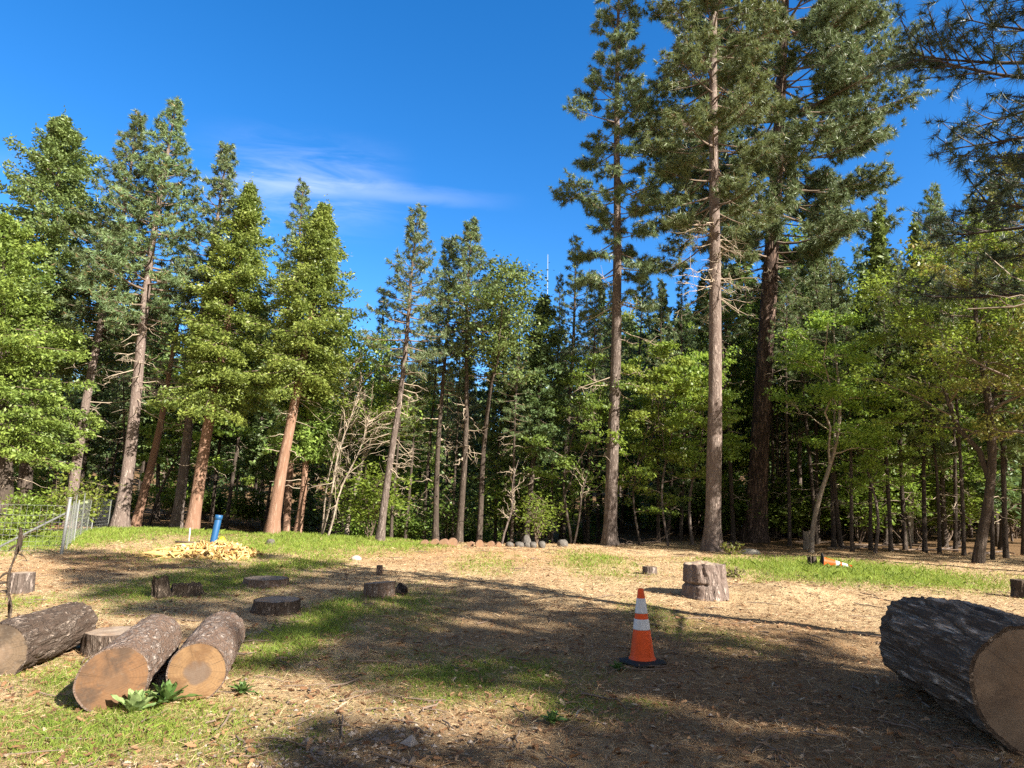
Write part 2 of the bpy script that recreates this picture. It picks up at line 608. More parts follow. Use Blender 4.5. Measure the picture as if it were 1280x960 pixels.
def build_ground():
    nr, na = 230, 900
    rr = np.concatenate([[0.0], 0.35 * np.exp(np.linspace(0, math.log(1800 / 0.35), nr))])
    aa = np.arange(na) * 2 * math.pi / na
    x = rr[1:, None] * np.cos(aa)
    y = rr[1:, None] * np.sin(aa)
    z = H(x, y)
    r = np.hypot(x, y)
    z = z + (fbm(p3(x * 9, y * 9, 1.0), 3) - 0.5) * 0.035 * (r < 30) * sstep(0.6, 2, r)
    V = np.stack([x, y, z], -1).reshape(-1, 3)
    i = np.arange(nr - 1)[:, None] * na + np.arange(na)[None]
    j = np.arange(nr - 1)[:, None] * na + (np.arange(na)[None] + 1) % na
    mb = MB()
    mb.add(V, np.stack([i, i + na, j + na, j], -1).reshape(-1, 4))
    mb.add([[0, 0, float(H(0, 0))]], np.zeros((0, 3), int))
    mb.f.append(np.stack([np.full(na, len(V)), np.arange(na), (np.arange(na) + 1) % na], -1).ravel())
    mb.sz.append(np.full(na, 3))
    mb.mi.append(np.zeros(na, int))
    X = np.append(V[:, 0], 0)
    Y = np.append(V[:, 1], 0)
    g = green_at(X, Y)
    orr = field(ORANGE, X, Y)
    gv = field(GRAVEL, X, Y)
    ey = edge_y(X)
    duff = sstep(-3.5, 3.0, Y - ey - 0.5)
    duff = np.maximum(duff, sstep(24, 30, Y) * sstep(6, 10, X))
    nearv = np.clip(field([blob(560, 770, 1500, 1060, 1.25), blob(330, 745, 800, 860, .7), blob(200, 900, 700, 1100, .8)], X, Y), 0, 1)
    m_, k, b, out = mat('clearing_ground')
    tc = k.n.new('ShaderNodeTexCoord')
    o = tc.outputs['Object']

    def attr(nm):
        a = k.n.new('ShaderNodeAttribute')
        a.attribute_name = nm
        return a.outputs['Fac']
    n_l = k.noise(o, 0.55, 5, 0.6)
    n_m = k.noise(o, 4.0, 6, 0.7)
    n_f = k.noise(o, 28.0, 6, 0.75)
    st = k.mapping(o, (60, 14, 14))
    n_s = k.noise(st, 1.0, 5, 0.75, 0.8)
    vo = k.voro(o, 38, 'F1')
    straw = k.mix(k.map(n_m, 0.3, 0.7), (0.36, 0.245, 0.15), (0.56, 0.43, 0.285))
    straw = k.mix(k.map(n_s, 0.42, 0.72, 0, 0.75), straw, (0.66, 0.54, 0.38))
    straw = k.mix(k.map(n_f, 0.50, 0.64, 0, 0.85), straw, (0.12, 0.065, 0.035))
    org = k.mix(k.map(n_f, 0.35, 0.65), (0.24, 0.12, 0.06), (0.50, 0.29, 0.155))
    c = k.mix(k.math('MULTIPLY', attr('orange'), k.map(n_l, 0.25, 0.65, 0.25, 0.95)), straw, org)
    c = k.mix(k.map(n_l, 0.5, 0.75, 0, 0.55), c, (0.18, 0.10, 0.055))
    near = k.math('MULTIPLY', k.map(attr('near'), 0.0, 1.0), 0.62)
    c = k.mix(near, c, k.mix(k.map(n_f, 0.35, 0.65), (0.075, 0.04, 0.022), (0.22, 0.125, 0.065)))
    grav = k.mix(k.map(vo, 0.05, 0.55), (0.33, 0.255, 0.19), (0.13, 0.085, 0.055))
    c = k.mix(k.math('MULTIPLY', attr('gravel'), k.map(n_m, 0.3, 0.7, 0.15, 0.9)), c, grav)
    grs = k.mix(k.map(n_f, 0.3, 0.7), (0.12, 0.16, 0.03), (0.30, 0.35, 0.06))
    c = k.mix(k.math('MULTIPLY', attr('green'), 0.75), c, grs)
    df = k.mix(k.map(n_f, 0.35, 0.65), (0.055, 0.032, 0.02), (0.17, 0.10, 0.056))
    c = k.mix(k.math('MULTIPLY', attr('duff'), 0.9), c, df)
    c = k.mix(1.0, c, (0.96, 0.92, 0.79), 'MULTIPLY')
    k.l.new(c, b.inputs['Base Color'])
    b.inputs['Roughness'].default_value = 0.95
    b.inputs['Specular IOR Level'].default_value = 0.1
    bump(k, b, k.math('ADD', n_f, k.math('ADD', k.math('MULTIPLY', n_s, 0.6), n_m)), 0.9, 0.03)
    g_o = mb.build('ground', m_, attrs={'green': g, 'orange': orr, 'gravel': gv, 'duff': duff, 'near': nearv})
    tag(g_o, kind='structure')


build_ground()
print('ground done')


# ------------------------------------------------------------------ tree makers (local space, z up, parts under a root)
def trunk_mesh(mb, h, r0, rng, sway=0.15, k=14, flare=1.42, top=0.03, rough=0.05):
    n = max(12, int(h / 0.45))
    z = np.linspace(-0.3, h, n)
    u = np.clip(z / h, 0, 1)
    ph = rng.uniform(0, 6.28, 4)
    env = np.sin(u * math.pi)
    sx = sway * env * np.sin(u * 4.1 + ph[0]) * np.ones(n)
    sy = sway * env * np.sin(u * 3.3 + ph[1])
    P = np.stack([sx, sy, z], -1)
    r = r0 * ((1 - u) ** 0.75 * (1 - top) + top)
    r = r * (1 + (flare - 1) * np.exp(-np.clip(z, 0, None) / (r0 * 1.6)))
    V, F = tube(P, r, k)
    Vr = V.reshape(n, k, 3)
    d = Vr - P[:, None]
    a = fbm(np.stack([np.cos(np.arange(k) * 6.283 / k) * 2.2 + np.zeros((n, 1)), np.sin(np.arange(k) * 6.283 / k) * 2.2 + np.zeros((n, 1)), z[:, None] * 0.7 + np.zeros((1, k))], -1) + ph[2] * 10, 3) - 0.5
    butt = np.cos(np.arange(k)[None] * 6.283 / k * 4 + ph[3]) * 0.16 * np.exp(-np.clip(z, 0, None) / (r0 * 1.3))[:, None]
    Vr = P[:, None] + d * (1 + a[..., None] * rough * 4 + butt[..., None])
    mb.add(Vr.reshape(-1, 3), F)
    return lambda zz: np.array([np.interp(zz, z, P[:, 0]), np.interp(zz, z, P[:, 1]), zz]), lambda zz: np.interp(zz, z, r)


def curve(p0, d0, L, bend, n=6):
    """bend: added z-direction change to the tip"""
    t = np.linspace(0, 1, n)
    d = nrm(d0[None] + np.outer(t, np.array([0, 0, bend])))
    st = L / (n - 1)
    return np.vstack([p0, p0 + np.cumsum(d[:-1] * st, 0)])


def finish(root, tb, bb, fb, m_trunk, m_br, m_leaf):
    if bb.n:
        tb.merge(bb, 1)
    tb.build('trunk', [m_trunk] + (list(m_br) if isinstance(m_br, (list, tuple)) else [m_br]), root)
    if fb.n:
        fb.build('crown', m_leaf, root, smooth=False)


def pine(root, h, r0, seed, cb=0.4, cr=3.0, nb=80, tuft=22, L=0.22, w=0.012, m_bark='bark_pine', m_leaf='pine', dead=12,
         fine=1.0, droop=0.0, bare=None, top_pow=0.75, sides=14, az=None, low=0.55, mbr='twig', sway=.15, Lmin=0.35, t0=.35):
    rng = np.random.default_rng(seed)
    tb, bb, fb = MB(), MB(), MB()
    pos, rad = trunk_mesh(tb, h, r0, rng, k=sides, sway=sway)
    C, D = [], []
    zc = cb * h
    for i in range(nb):
        u = (i + rng.uniform(0, 1)) / nb
        u = u ** 0.9
        z = zc + (h * 0.985 - zc) * u
        prof = (1 - u) ** top_pow * min(1.0, low + u * 2.2)
        Lb = max(Lmin, cr * prof * rng.uniform(0.42, 1.15))
        a = (i * 2.39996 + rng.uniform(-.6, .6)) if az is None else rng.uniform(*az)
        el = -0.28 + 1.0 * u ** 1.2 + rng.uniform(-.2, .2) - droop
        d0 = np.array([math.cos(a) * math.cos(el), math.sin(a) * math.cos(el), math.sin(el)])
        P = curve(pos(z), d0, Lb, rng.uniform(0.15, 0.65), 6)
        rb = min(rad(z) * 0.45, 0.012 + 0.014 * Lb)
        add_tube(bb, P, np.linspace(rb, 0.007, 6), 4, cap=False)
        C.append(P[-1]); D.append(nrm(P[-1] - P[-2]))
        ns = max(2, int(Lb * 3.6 * fine))
        for s in range(ns):
            t = t0 + (.98 - t0) * (s + rng.uniform(0, 1)) / ns
            q = np.array([np.interp(t * 5, range(6), P[:, c]) for c in range(3)])
            tang = nrm(P[min(5, int(t * 5) + 1)] - P[int(t * 5)])
            side = nrm(np.cross(tang, [0, 0, 1.0])) * (1 if s % 2 else -1)
            sd = nrm(tang * rng.uniform(.5, 1) + side * rng.uniform(.5, 1.1) + np.array([0, 0, rng.uniform(-.1, .55)]))
            sl_ = Lb * rng.uniform(0.14, 0.36) * (1.15 - 0.5 * t) + 0.12
            Q = curve(q, sd, sl_, rng.uniform(0, .6), 4)
            add_tube(bb, Q, np.linspace(0.011, 0.005, 4), 3, cap=False)
            for tt in (1.0, 0.7, 0.42) if sl_ > .45 else (1.0, .55):
                C.append(np.array([np.interp(tt * 3, range(4), Q[:, c]) for c in range(3)]) + rng.normal(0, .04, 3))
                D.append(nrm(Q[-1] - Q[-2] + rng.normal(0, .3, 3)))
    C.append(pos(h)); D.append(np.array([0, 0, 1.0]))
    needles(fb, np.array(C), np.array(D), rng, tuft, L, w)
    for i in range(dead):
        z = zc * rng.uniform(0.45 if bare is None else bare, 1.08)
        a = rng.uniform(0, 6.28)
        d0 = np.array([math.cos(a), math.sin(a), rng.uniform(-.5, .1)])
        Lb = rng.uniform(.4, 1.0) * min(2.2, cr * 0.75)
        P = curve(pos(z), nrm(d0), Lb, rng.uniform(-.5, .4), 6) + np.vstack([np.zeros(3), rng.normal(0, .05, (5, 3))])
        add_tube(bb, P, np.linspace(0.028, 0.006, 6), 4, 1, cap=False)
        for s in range(int(rng.integers(2, 6))):
            t = rng.uniform(.3, .95)
            q = np.array([np.interp(t * 5, range(6), P[:, c]) for c in range(3)])
            add_tube(bb, curve(q, nrm(d0 + rng.normal(0, .8, 3)), Lb * rng.uniform(.2, .45), rng.uniform(-.6, .4), 4) + np.vstack([np.zeros(3), rng.normal(0, .03, (3, 3))]), np.linspace(0.012, 0.004, 4), 3, 1, cap=False)
    finish(root, tb, bb, fb, M[m_bark], [M[mbr], M['dead_twig']], M[m_leaf])


def fir(root, h, r0, seed, cb=0.2, cr=3.0, nb=170, per=150, size=0.16, m_bark='bark_dark', m_leaf='fir', droop=0.15, powr=0.85, dead=10,
        sides=12, lump=0.35, low=0.7, flat_=0.35, sway=.12, var=(0.5, 1.15)):
    """conical conifer: drooping limbs carrying flat leafy sprays"""
    rng = np.random.default_rng(seed)
    tb, bb, fb = MB(), MB(), MB()
    pos, rad = trunk_mesh(tb, h, r0, rng, k=sides, sway=sway)
    zc = cb * h
    CC, AA, BB = [], [], []
    ph = rng.uniform(0, 99)
    for i in range(nb):
        u = ((i + rng.uniform(0, 1)) / nb)
        z = zc + (h * 0.99 - zc) * u
        a = i * 2.39996 + rng.uniform(-.5, .5)
        lumpf = 1 + lump * (float(vnoise(np.array([math.cos(a) * 1.3 + ph, math.sin(a) * 1.3, z * 0.45]))) - 0.5) * 2
        Lb = max(0.22, cr * (1 - u) ** powr * min(1, low + u * 1.5) * rng.uniform(*var) * lumpf)
        el = -droop - 0.12 + 0.75 * u ** 1.6 + rng.uniform(-.12, .12)
        d0 = np.array([math.cos(a) * math.cos(el), math.sin(a) * math.cos(el), math.sin(el)])
        P = curve(pos(z), d0, Lb, rng.uniform(-.15, .35), 6)
        add_tube(bb, P, np.linspace(min(rad(z) * .4, 0.01 + .01 * Lb), 0.005, 6), 3, cap=False)
        n = int(per * (0.25 + Lb / cr) * 0.8)
        t = rng.uniform(0.12, 1, n) ** 0.65
        q = np.stack([np.interp(t * 5, range(6), P[:, c]) for c in range(3)], -1)
        out = nrm(np.array([math.cos(a), math.sin(a), 0]))
        side = np.array([-out[1], out[0], 0])
        wid = Lb * 0.34 * (1.15 - t) + 0.09
        sgn = rng.uniform(-1, 1, n)
        q = q + side * (sgn * wid)[:, None] + np.array([0, 0, -1.0]) * (np.abs(sgn) * wid * 0.35 + rng.uniform(0, .22, n))[:, None] + rng.normal(0, .085, (n, 3))
        dirs = nrm(out[None] * 0.8 + side[None] * (sgn * 0.9)[:, None] + np.array([0, 0, -0.2]) + rng.normal(0, flat_ * 1.9, (n, 3)))
        nor = nrm(np.array([0, 0, .8])[None] + rng.normal(0, .95, (n, 3)))
        b_ = nrm(np.cross(dirs, nor))
        s = size * rng.uniform(.6, 1.25, (n, 1))
        CC.append(q); AA.append(dirs * s); BB.append(b_ * s * 0.42)
    n = 40
    q = pos(h) + rng.normal(0, 1, (n, 3)) * np.array([.07, .07, .3]) - np.array([0, 0, .25])
    dd = nrm(rvec(rng, n) + np.array([0, 0, .9]))
    CC.append(q); AA.append(dd * size * .7); BB.append(nrm(np.cross(dd, rvec(rng, n))) * size * .3)
    diamonds(fb, np.vstack(CC), np.vstack(AA), np.vstack(BB))
    for i in range(dead):
        z = zc * rng.uniform(0.5, 1.05)
        a = rng.uniform(0, 6.28)
        P = curve(pos(z), nrm(np.array([math.cos(a), math.sin(a), rng.uniform(-.6, .1)])), rng.uniform(.4, 1.7), rng.uniform(-.6, .3), 6) + np.vstack([np.zeros(3), rng.normal(0, .04, (5, 3))])
        add_tube(bb, P, np.linspace(0.022, 0.005, 6), 3, 1, cap=False)
    finish(root, tb, bb, fb, M[m_bark], [M['twig'], M['dead_twig']], M[m_leaf])


def broadleaf(root, h, r0, seed, cb=0.3, cr=2.5, nl=16, clump=55, size=0.07, m_bark='bark_dark', m_leaf='leaf', forks=1, sub=6, flat_=0.28, sway=.5,
              spread=0.5, up=0.5):
    """forest broadleaf: slim stem, forking limbs, leaves in layered clumps"""
    rng = np.random.default_rng(seed)
    tb, bb, fb = MB(), MB(), MB()
    stems = []
    pos, rad = trunk_mesh(tb, h * 0.93, r0, rng, k=10, sway=sway, flare=1.25)
    stems.append((pos, rad, cb * h, h * 0.93))
    for f in range(forks):
        z0 = h * rng.uniform(.18, .45)
        a = rng.uniform(0, 6.28)
        p0 = pos(z0)
        L = (h - z0) * rng.uniform(.6, .85)
        P = curve(p0, nrm(np.array([math.cos(a) * .45, math.sin(a) * .45, 1.0])), L, rng.uniform(-.2, .3), 9) + np.vstack([np.zeros(3), rng.normal(0, .07, (8, 3))])
        rr = np.linspace(rad(z0) * .7, .015, 9)
        V, F = tube(P, rr, 8)
        tb.add(V, F)
        zz = P[:, 2]
        stems.append((lambda z, P=P, zz=zz: np.array([np.interp(z, zz, P[:, 0]), np.interp(z, zz, P[:, 1]), z]), lambda z, zz=zz, rr=rr: np.interp(z, zz, rr), max(cb * h, z0 + .4), P[-1, 2]))
    CL = []
    for (ps, rd, za, zb) in stems:
        n = nl if ps is pos else max(4, nl // 2)
        for i in range(n):
            u = (i + rng.uniform(0, 1)) / n
            z = za + (zb - za) * u
            a = i * 2.4 + rng.uniform(-.7, .7)
            Lb = cr * (0.45 + 0.75 * math.sin(math.pi * min(1, .22 + .78 * u))) * rng.uniform(.55, 1.1)
            d0 = nrm(np.array([math.cos(a), math.sin(a), up * rng.uniform(.2, 1.2)]))
            P = curve(ps(z), d0, Lb, rng.uniform(-.5, .35), 7) + np.vstack([np.zeros(3), rng.normal(0, .05 * Lb / 2, (6, 3))])
            add_tube(bb, P, np.linspace(max(.012, rd(z) * .45), .006, 7), 4, cap=False)
            CL.append((P[-1], .5))
            for s in range(sub):
                t = rng.uniform(.25, 1)
                q = np.array([np.interp(t * 6, range(7), P[:, c]) for c in range(3)])
                sd = nrm(d0 + rng.normal(0, .75, 3) * np.array([1, 1, .5]))
                Q = curve(q, sd, Lb * rng.uniform(.2, .5), rng.uniform(-.4, .3), 4)
                add_tube(bb, Q, np.linspace(.011, .004, 4), 3, cap=False)
                CL.append((Q[-1], 1.0))
                if rng.uniform() < .5:
                    CL.append((Q[2], .5))
    cs = np.array([c for c, _ in CL])
    k_ = np.array([max(4, int(clump * f * rng.uniform(.5, 1.4))) for _, f in CL])
    c = np.repeat(cs, k_, 0)
    n = len(c)
    off = rng.normal(0, 1, (n, 3)) * np.array([spread, spread, spread * flat_])
    c = c + off
    d = nrm(off * np.array([1, 1, .3]) + rng.normal(0, .5, (n, 3)) + np.array([0, 0, -.25]))
    nor = nrm(np.array([0, 0, 1.0])[None] + rng.normal(0, .5, (n, 3)))
    b_ = nrm(np.cross(d, nor))
    s = size * rng.uniform(.6, 1.3, (n, 1))
    diamonds(fb, c, d * s, b_ * s * .62)
    finish(root, tb, bb, fb, M[m_bark], M['twig'] if m_bark != 'bark_pale' else M['dead_twig'], M[m_leaf])


def shrub(root, h, r, seed, n=2500, size=0.06, m_leaf='leaf_dark', stems=9):
    rng = np.random.default_rng(seed)
    bb, fb = MB(), MB()
    tips = []
    for i in range(stems):
        a = rng.uniform(0, 6.28)
        L = h * rng.uniform(.6, 1.1)
        P = curve(np.array([0, 0, -.05]), nrm(np.array([math.cos(a) * r / h * rng.uniform(.2, 1.1), math.sin(a) * r / h * rng.uniform(.2, 1.1), 1])), L, rng.uniform(-.7, .1), 7) + np.vstack([np.zeros(3), rng.normal(0, .04, (6, 3))])
        add_tube(bb, P, np.linspace(.018, .005, 7), 4, cap=False)
        for t in (3, 4, 5, 6):
            for s in range(3):
                Q = curve(P[t], nrm(rng.normal(0, 1, 3) * np.array([1, 1, .4]) + np.array([0, 0, .2])), L * rng.uniform(.12, .35), -.2, 3)
                add_tube(bb, Q, np.linspace(.008, .003, 3), 3, cap=False)
                tips.append(Q[-1])
    tips = np.array(tips)
    c = tips[rng.integers(0, len(tips), n)]
    off = rng.normal(0, 1, (n, 3)) * np.array([.17, .17, .07]) * (h / 1.5)
    d = nrm(off + rng.normal(0, .1, (n, 3)))
    nor = nrm(np.array([0, 0, 1.0])[None] + rng.normal(0, .5, (n, 3)))
    s = size * rng.uniform(.6, 1.3, (n, 1))
    diamonds(fb, c + off, d * s, nrm(np.cross(d, nor)) * s * .55)
    bb.build('stem', M['twig'], root)
    fb.build('foliage', M[m_leaf], root, smooth=False)


def tree_at(name, label, cat, base, top_px, maker, group=None, **kw):
    """base: (px, py) on the ground or (px, None, distance); the top is the sight line's point at the same depth"""
    b = at(base[0], base[1]) if base[1] is not None else at_dist(base[0], base[2])
    if base[1] is not None and len(base) > 2:
        b = at_dist(base[0], base[2])
    d = px_dir(*top_px)
    tp = CAM + d * (b[1] / d[1])
    ax = tp - b
    h = float(np.linalg.norm(ax))
    root = thing(name, label, cat, b, group, lean_quat(ax))
    kw = dict(kw)
    maker(root, h, **kw)
    return root


# ------------------------------------------------------------------ the trees that stand out
FG = 'tall trees along the edge of the clearing'
# right hand group of tall pines
tree_at('pine_tree', 'tall pine with grey brown trunk, leftmost of the three big pines', 'pine tree', (762, 681, 28.0), (776, -75), pine,
        r0=.27, t0=.5, seed=11, cb=.36, cr=3.3, nb=135, tuft=30, L=.29, w=.015, fine=1.7, droop=.12, dead=16, m_leaf='pine_blue', bare=.6, low=.45, sides=18)
tree_at('pine_tree', 'tall pine with pale grey trunk, middle one of the three big pines', 'pine tree', (889, 686, 26.5), (899, -250), pine,
        r0=.31, t0=.5, seed=12, cb=.36, cr=4.5, nb=165, tuft=30, L=.30, w=.016, fine=1.7, droop=.1, dead=44, m_bark='bark_pink', m_leaf='pine', bare=.75, low=.7, sides=20, top_pow=.6)
tree_at('pine_tree', 'thickest old pine with dark furrowed trunk and broad crown, rightmost of the three big pines', 'pine tree', (942, 676, 33.5), (992, -220), pine,
        r0=.5, t0=.5, seed=13, cb=.33, cr=8.2, nb=230, tuft=28, L=.36, w=.021, fine=1.8, droop=.1, dead=40, m_bark='bark_big', m_leaf='pine_blue', bare=.8, low=.5, sides=22, top_pow=.6)
# left hand group
tree_at('cedar_tree', 'broad bright green conical conifer at the far left with dense crown', 'conifer', (30, None, 31), (80, 143), fir,
        r0=.3, seed=21, cb=.38, cr=5.3, nb=250, per=470, size=.10, m_leaf='fir', m_bark='bark_dark', powr=.72, var=(.42, 1.15), lump=.4)
tree_at('cedar_tree', 'yellow green leafy conifer at the left edge, in front of the taller one', 'conifer', (8, None, 27), (6, 265), fir,
        r0=.3, seed=22, cb=.24, cr=3.7, nb=180, per=500, size=.088, m_leaf='cedar', m_bark='bark_dark', powr=.6, droop=.2, var=(.4, 1.15), lump=.45)
tree_at('pine_tree', 'slim leaning pine whose grey trunk stands just behind the wire fence', 'pine tree', (88, None, 30), (173, 142), pine,
        r0=.23, seed=23, cb=.42, cr=3.2, nb=135, tuft=22, L=.27, w=.019, dead=18, m_leaf='pine', m_bark='bark_pink', bare=.5)
tree_at('pine_tree', 'tallest leaning pine of the left group with a long bare pinkish grey trunk', 'pine tree', (152, None, 29), (220, 127), pine,
        r0=.28, seed=24, cb=.42, cr=3.5, nb=150, tuft=22, L=.27, w=.019, dead=24, m_leaf='pine', m_bark='bark_pink', bare=.55)
tree_at('pine_tree', 'short dead topped reddish trunk right of the tallest leaning pine', 'pine tree', (171, None, 31), (240, 330), pine,
        r0=.2, seed=25, cb=.55, cr=2.0, nb=40, tuft=16, L=.22, w=.014, dead=30, m_leaf='pine', m_bark='bark_red', bare=.85)
tree_at('pine_tree', 'pine with shaded grey trunk left of the orange barked tree behind the blue pipe', 'pine tree', (222, None, 30), (285, 182), pine,
        r0=.23, seed=26, cb=.5, cr=2.8, nb=120, tuft=22, L=.26, w=.019, dead=12, m_leaf='pine_blue', m_bark='bark_pine')
tree_at('cedar_tree', 'orange barked conifer with bright leafy skirt beside the blue pipe', 'conifer', (242, None, 28.5), (314, 228), fir,
        r0=.27, seed=27, cb=.35, cr=3.1, nb=235, per=400, size=.083, m_leaf='cedar', m_bark='bark_red', powr=.72, dead=4, low=.95, var=(.45, 1.15), lump=.42)
tree_at('cedar_tree', 'dense pointed conifer on a leaning smooth orange trunk left of the dead stems', 'conifer', (342, None, 27.5), (407, 253), fir,
        r0=.26, seed=28, cb=.44, cr=2.7, nb=235, per=370, size=.08, m_leaf='cedar', m_bark='bark_red', powr=.66, dead=14, low=.85, var=(.45, 1.15), lump=.38)
tree_at('pine_tree', 'thin pale pine top rising behind the dense pointed conifer', 'pine tree', (360, None, 33), (379, 230), pine,
        r0=.18, seed=29, cb=.5, cr=2.3, nb=110, tuft=20, L=.25, w=.018, dead=10, m_leaf='pine_blue', m_bark='bark_red')
tree_at('cedar_tree', 'small reddish trunked conifer close right of the leaning orange trunk', 'conifer', (374, None, 29.5), (400, 420), fir,
        r0=.17, seed=30, cb=.4, cr=1.8, nb=110, per=190, size=.10, m_leaf='cedar', m_bark='bark_red', powr=.6)
tree_at('broadleaf_tree', 'yellow green broadleaf tree standing right of the dense pointed conifer', 'broadleaf tree', (436, None, 31), (452, 402), broadleaf,
        r0=.12, seed=31, cb=.42, cr=1.9, nl=18, clump=70, size=.08, m_leaf='leaf_yellow', m_bark='bark_pale', forks=1)
# centre
tree_at('pine_tree', 'slender sparse pine standing alone left of centre against the blue sky', 'pine tree', (477, None, 27), (523, 262), pine,
        r0=.16, seed=41, cb=.48, cr=2.2, nb=95, tuft=20, L=.24, w=.016, fine=1.0, dead=22, m_leaf='pine_blue', m_bark='bark_pine', bare=.4)
tree_at('pine_tree', 'small dark conifer top left of the slender sparse pine', 'pine tree', (462, None, 40), (480, 362), pine,
        r0=.2, seed=42, cb=.4, cr=2.1, nb=60, tuft=18, L=.26, w=.018, m_leaf='pine_blue', m_bark='bark_dark', dead=4)
tree_at('pine_tree', 'narrow dark trunked pine with dead twigs, left of the centre pair', 'pine tree', (546, None, 30), (562, 300), pine,
        r0=.14, seed=43, cb=.5, cr=2.0, nb=90, tuft=20, L=.25, w=.017, m_leaf='pine_blue', m_bark='bark_dark', dead=18, bare=.35)
tree_at('pine_tree', 'narrow dark trunked pine with the higher rounder top, right of the centre pair', 'pine tree', (575, None, 29.5), (590, 278), pine,
        r0=.15, seed=44, cb=.58, cr=2.3, nb=100, tuft=20, L=.25, w=.017, m_leaf='pine', m_bark='bark_dark', dead=18, bare=.4)
tree_at('broadleaf_tree', 'tall dark double stemmed tree with leafy rounded top right of the centre pines', 'broadleaf tree', (600, None, 30), (632, 310), broadleaf,
        r0=.14, seed=45, cb=.52, cr=1.5, nl=22, clump=50, size=.075, m_leaf='fir', m_bark='bark_dark', forks=1, sway=.2)
tree_at('fir_tree', 'dark drooping fir with thin trunk left of the big right hand pines', 'fir tree', (658, None, 30), (681, 368), fir,
        r0=.14, seed=46, cb=.38, cr=2.0, nb=100, per=210, size=.105, m_leaf='fir_dark', m_bark='bark_dark', powr=.6, dead=14)
tree_at('pine_tree', 'slim pale green pine just left of the three big pines', 'pine tree', (703, None, 35), (720, 296), pine,
        r0=.18, seed=47, cb=.4, cr=2.2, nb=80, tuft=18, L=.24, w=.016, m_leaf='pine', m_bark='bark_dark', dead=10)
# right hand wood
tree_at('broadleaf_tree', 'leafy tree on a pale leaning forked stem right of the thickest pine', 'broadleaf tree', (1012, None, 27), (1046, 370), broadleaf,
        r0=.10, seed=51, cb=.36, cr=1.9, nl=15, clump=58, size=.072, m_leaf='leaf', m_bark='bark_pale', forks=2, spread=.24, flat_=.3, sub=5)
tree_at('broadleaf_tree', 'leafy slim grey stemmed tree standing behind the pale forked stem', 'broadleaf tree', (1000, None, 37), (1010, 270), broadleaf,
        r0=.14, seed=52, cb=.3, cr=2.5, nl=26, clump=46, size=.09, m_leaf='leaf', m_bark='bark_pine', forks=2, spread=.34, flat_=.3)
tree_at('fir_tree', 'pointed pale green conifer topping the wood between the big pines and the right edge', 'conifer', (1075, None, 36), (1101, 247), pine,
        r0=.24, seed=53, cb=.2, cr=2.9, nb=120, tuft=18, L=.27, w=.018, m_leaf='pine', m_bark='bark_dark')
tree_at('broadleaf_tree', 'dark trunked spreading tree near the right edge with layered green leaves', 'broadleaf tree', (1216, None, 23), (1228, 250), broadleaf,
        r0=.17, seed=54, cb=.3, cr=2.6, nl=22, clump=60, size=.066, m_leaf='leaf', m_bark='bark_dark', forks=3, spread=.25, flat_=.3, sub=5)
tree_at('broadleaf_tree', 'yellowish leafy tree at the right edge of the picture', 'broadleaf tree', (1300, None, 20), (1300, 160), broadleaf,
        r0=.2, seed=55, cb=.26, cr=2.8, nl=24, clump=60, size=.065, m_leaf='leaf_olive', m_bark='bark_dark', forks=2, spread=.25, flat_=.3, sub=5)
tree_at('pine_tree', 'pale sunlit trunk deep in the right hand wood', 'pine tree', (1132, None, 34), (1165, 230), pine,
        r0=.2, seed=56, cb=.5, cr=2.4, nb=80, tuft=18, L=.25, w=.017, m_leaf='pine', m_bark='bark_pale', dead=16)
# pine just out of the frame on the right: its branches reach into the picture
pr = thing('pine_tree', 'dark shaded pine whose branches reach in at the upper right corner', 'pine tree', (7.6, 7.0, float(H(7.6, 7.0))), None, lean_quat((0, 0, 1)))
pine(pr, 13, .2, 61, cb=.31, cr=3.1, nb=62, tuft=60, L=.16, w=.004, fine=1.6, dead=6, m_leaf='pine_shade', m_bark='bark_dark', low=.85, droop=.1, az=(2.2, 4.3), t0=.5, mbr='twig_shade')



# ------------------------------------------------------------------ the wood behind: shared kinds, copied
def hide_proto(maker, name, cat, seed, **kw):
    r = thing(name, None, cat, (0, 0, 0))
    maker(r, seed=seed, **kw)
    return r


PROTO = {
    'pine': [hide_proto(pine, 'slim_conifer', 'conifer', 101 + i, h=18, r0=.13, cb=.46 + .07 * i, cr=2.1, nb=62, tuft=15, L=.26, w=.019, m_leaf=('pine', 'pine_blue', 'pine')[i], m_bark='bark_dark', dead=16, bare=.2, sides=9) for i in range(3)],
    'fir': [hide_proto(fir, 'slim_conifer', 'conifer', 111 + i, h=17, r0=.13, cb=.14 + .12 * i, cr=2.4, nb=85, per=90, size=.2, m_leaf=('fir_dark', 'fir', 'fir_dark')[i], m_bark='bark_dark', powr=.75, sides=9) for i in range(3)],
    'leaf': [hide_proto(broadleaf, 'leafy_tree', 'broadleaf tree', 121 + i, h=11, r0=.06 + .012 * i, cb=.12 + .06 * i, cr=2.1, nl=17, clump=52, size=.088, spread=.26, m_leaf=('leaf', 'leaf_yellow', 'leaf_dark', 'leaf')[i], m_bark=('bark_dark', 'bark_pine', 'bark_dark', 'bark_pine')[i], forks=1, sub=5, sway=.6) for i in range(4)],
    'shrub': [hide_proto(shrub, 'understory_shrub', 'shrub', 131 + i, h=(1.6, 2.6, 3.2)[i], r=(1.1, 1.3, 1.6)[i], n=2200, size=.085, m_leaf=('leaf_dark', 'leaf', 'leaf_dark')[i]) for i in range(3)],
}
LBL = {'pine': ('slim dark trunked pine crowded in the shaded wood behind the clearing', 'slim pines in the wood'),
       'fir': ('dark narrow fir crowded in the shaded wood behind the clearing', 'narrow firs in the wood'),
       'leaf': ('leafy green broadleaf tree crowded in the wood behind the clearing', 'broadleaf trees in the wood'),
       'shrub': ('low leafy shrub growing under the trees of the wood', 'shrubs under the trees')}
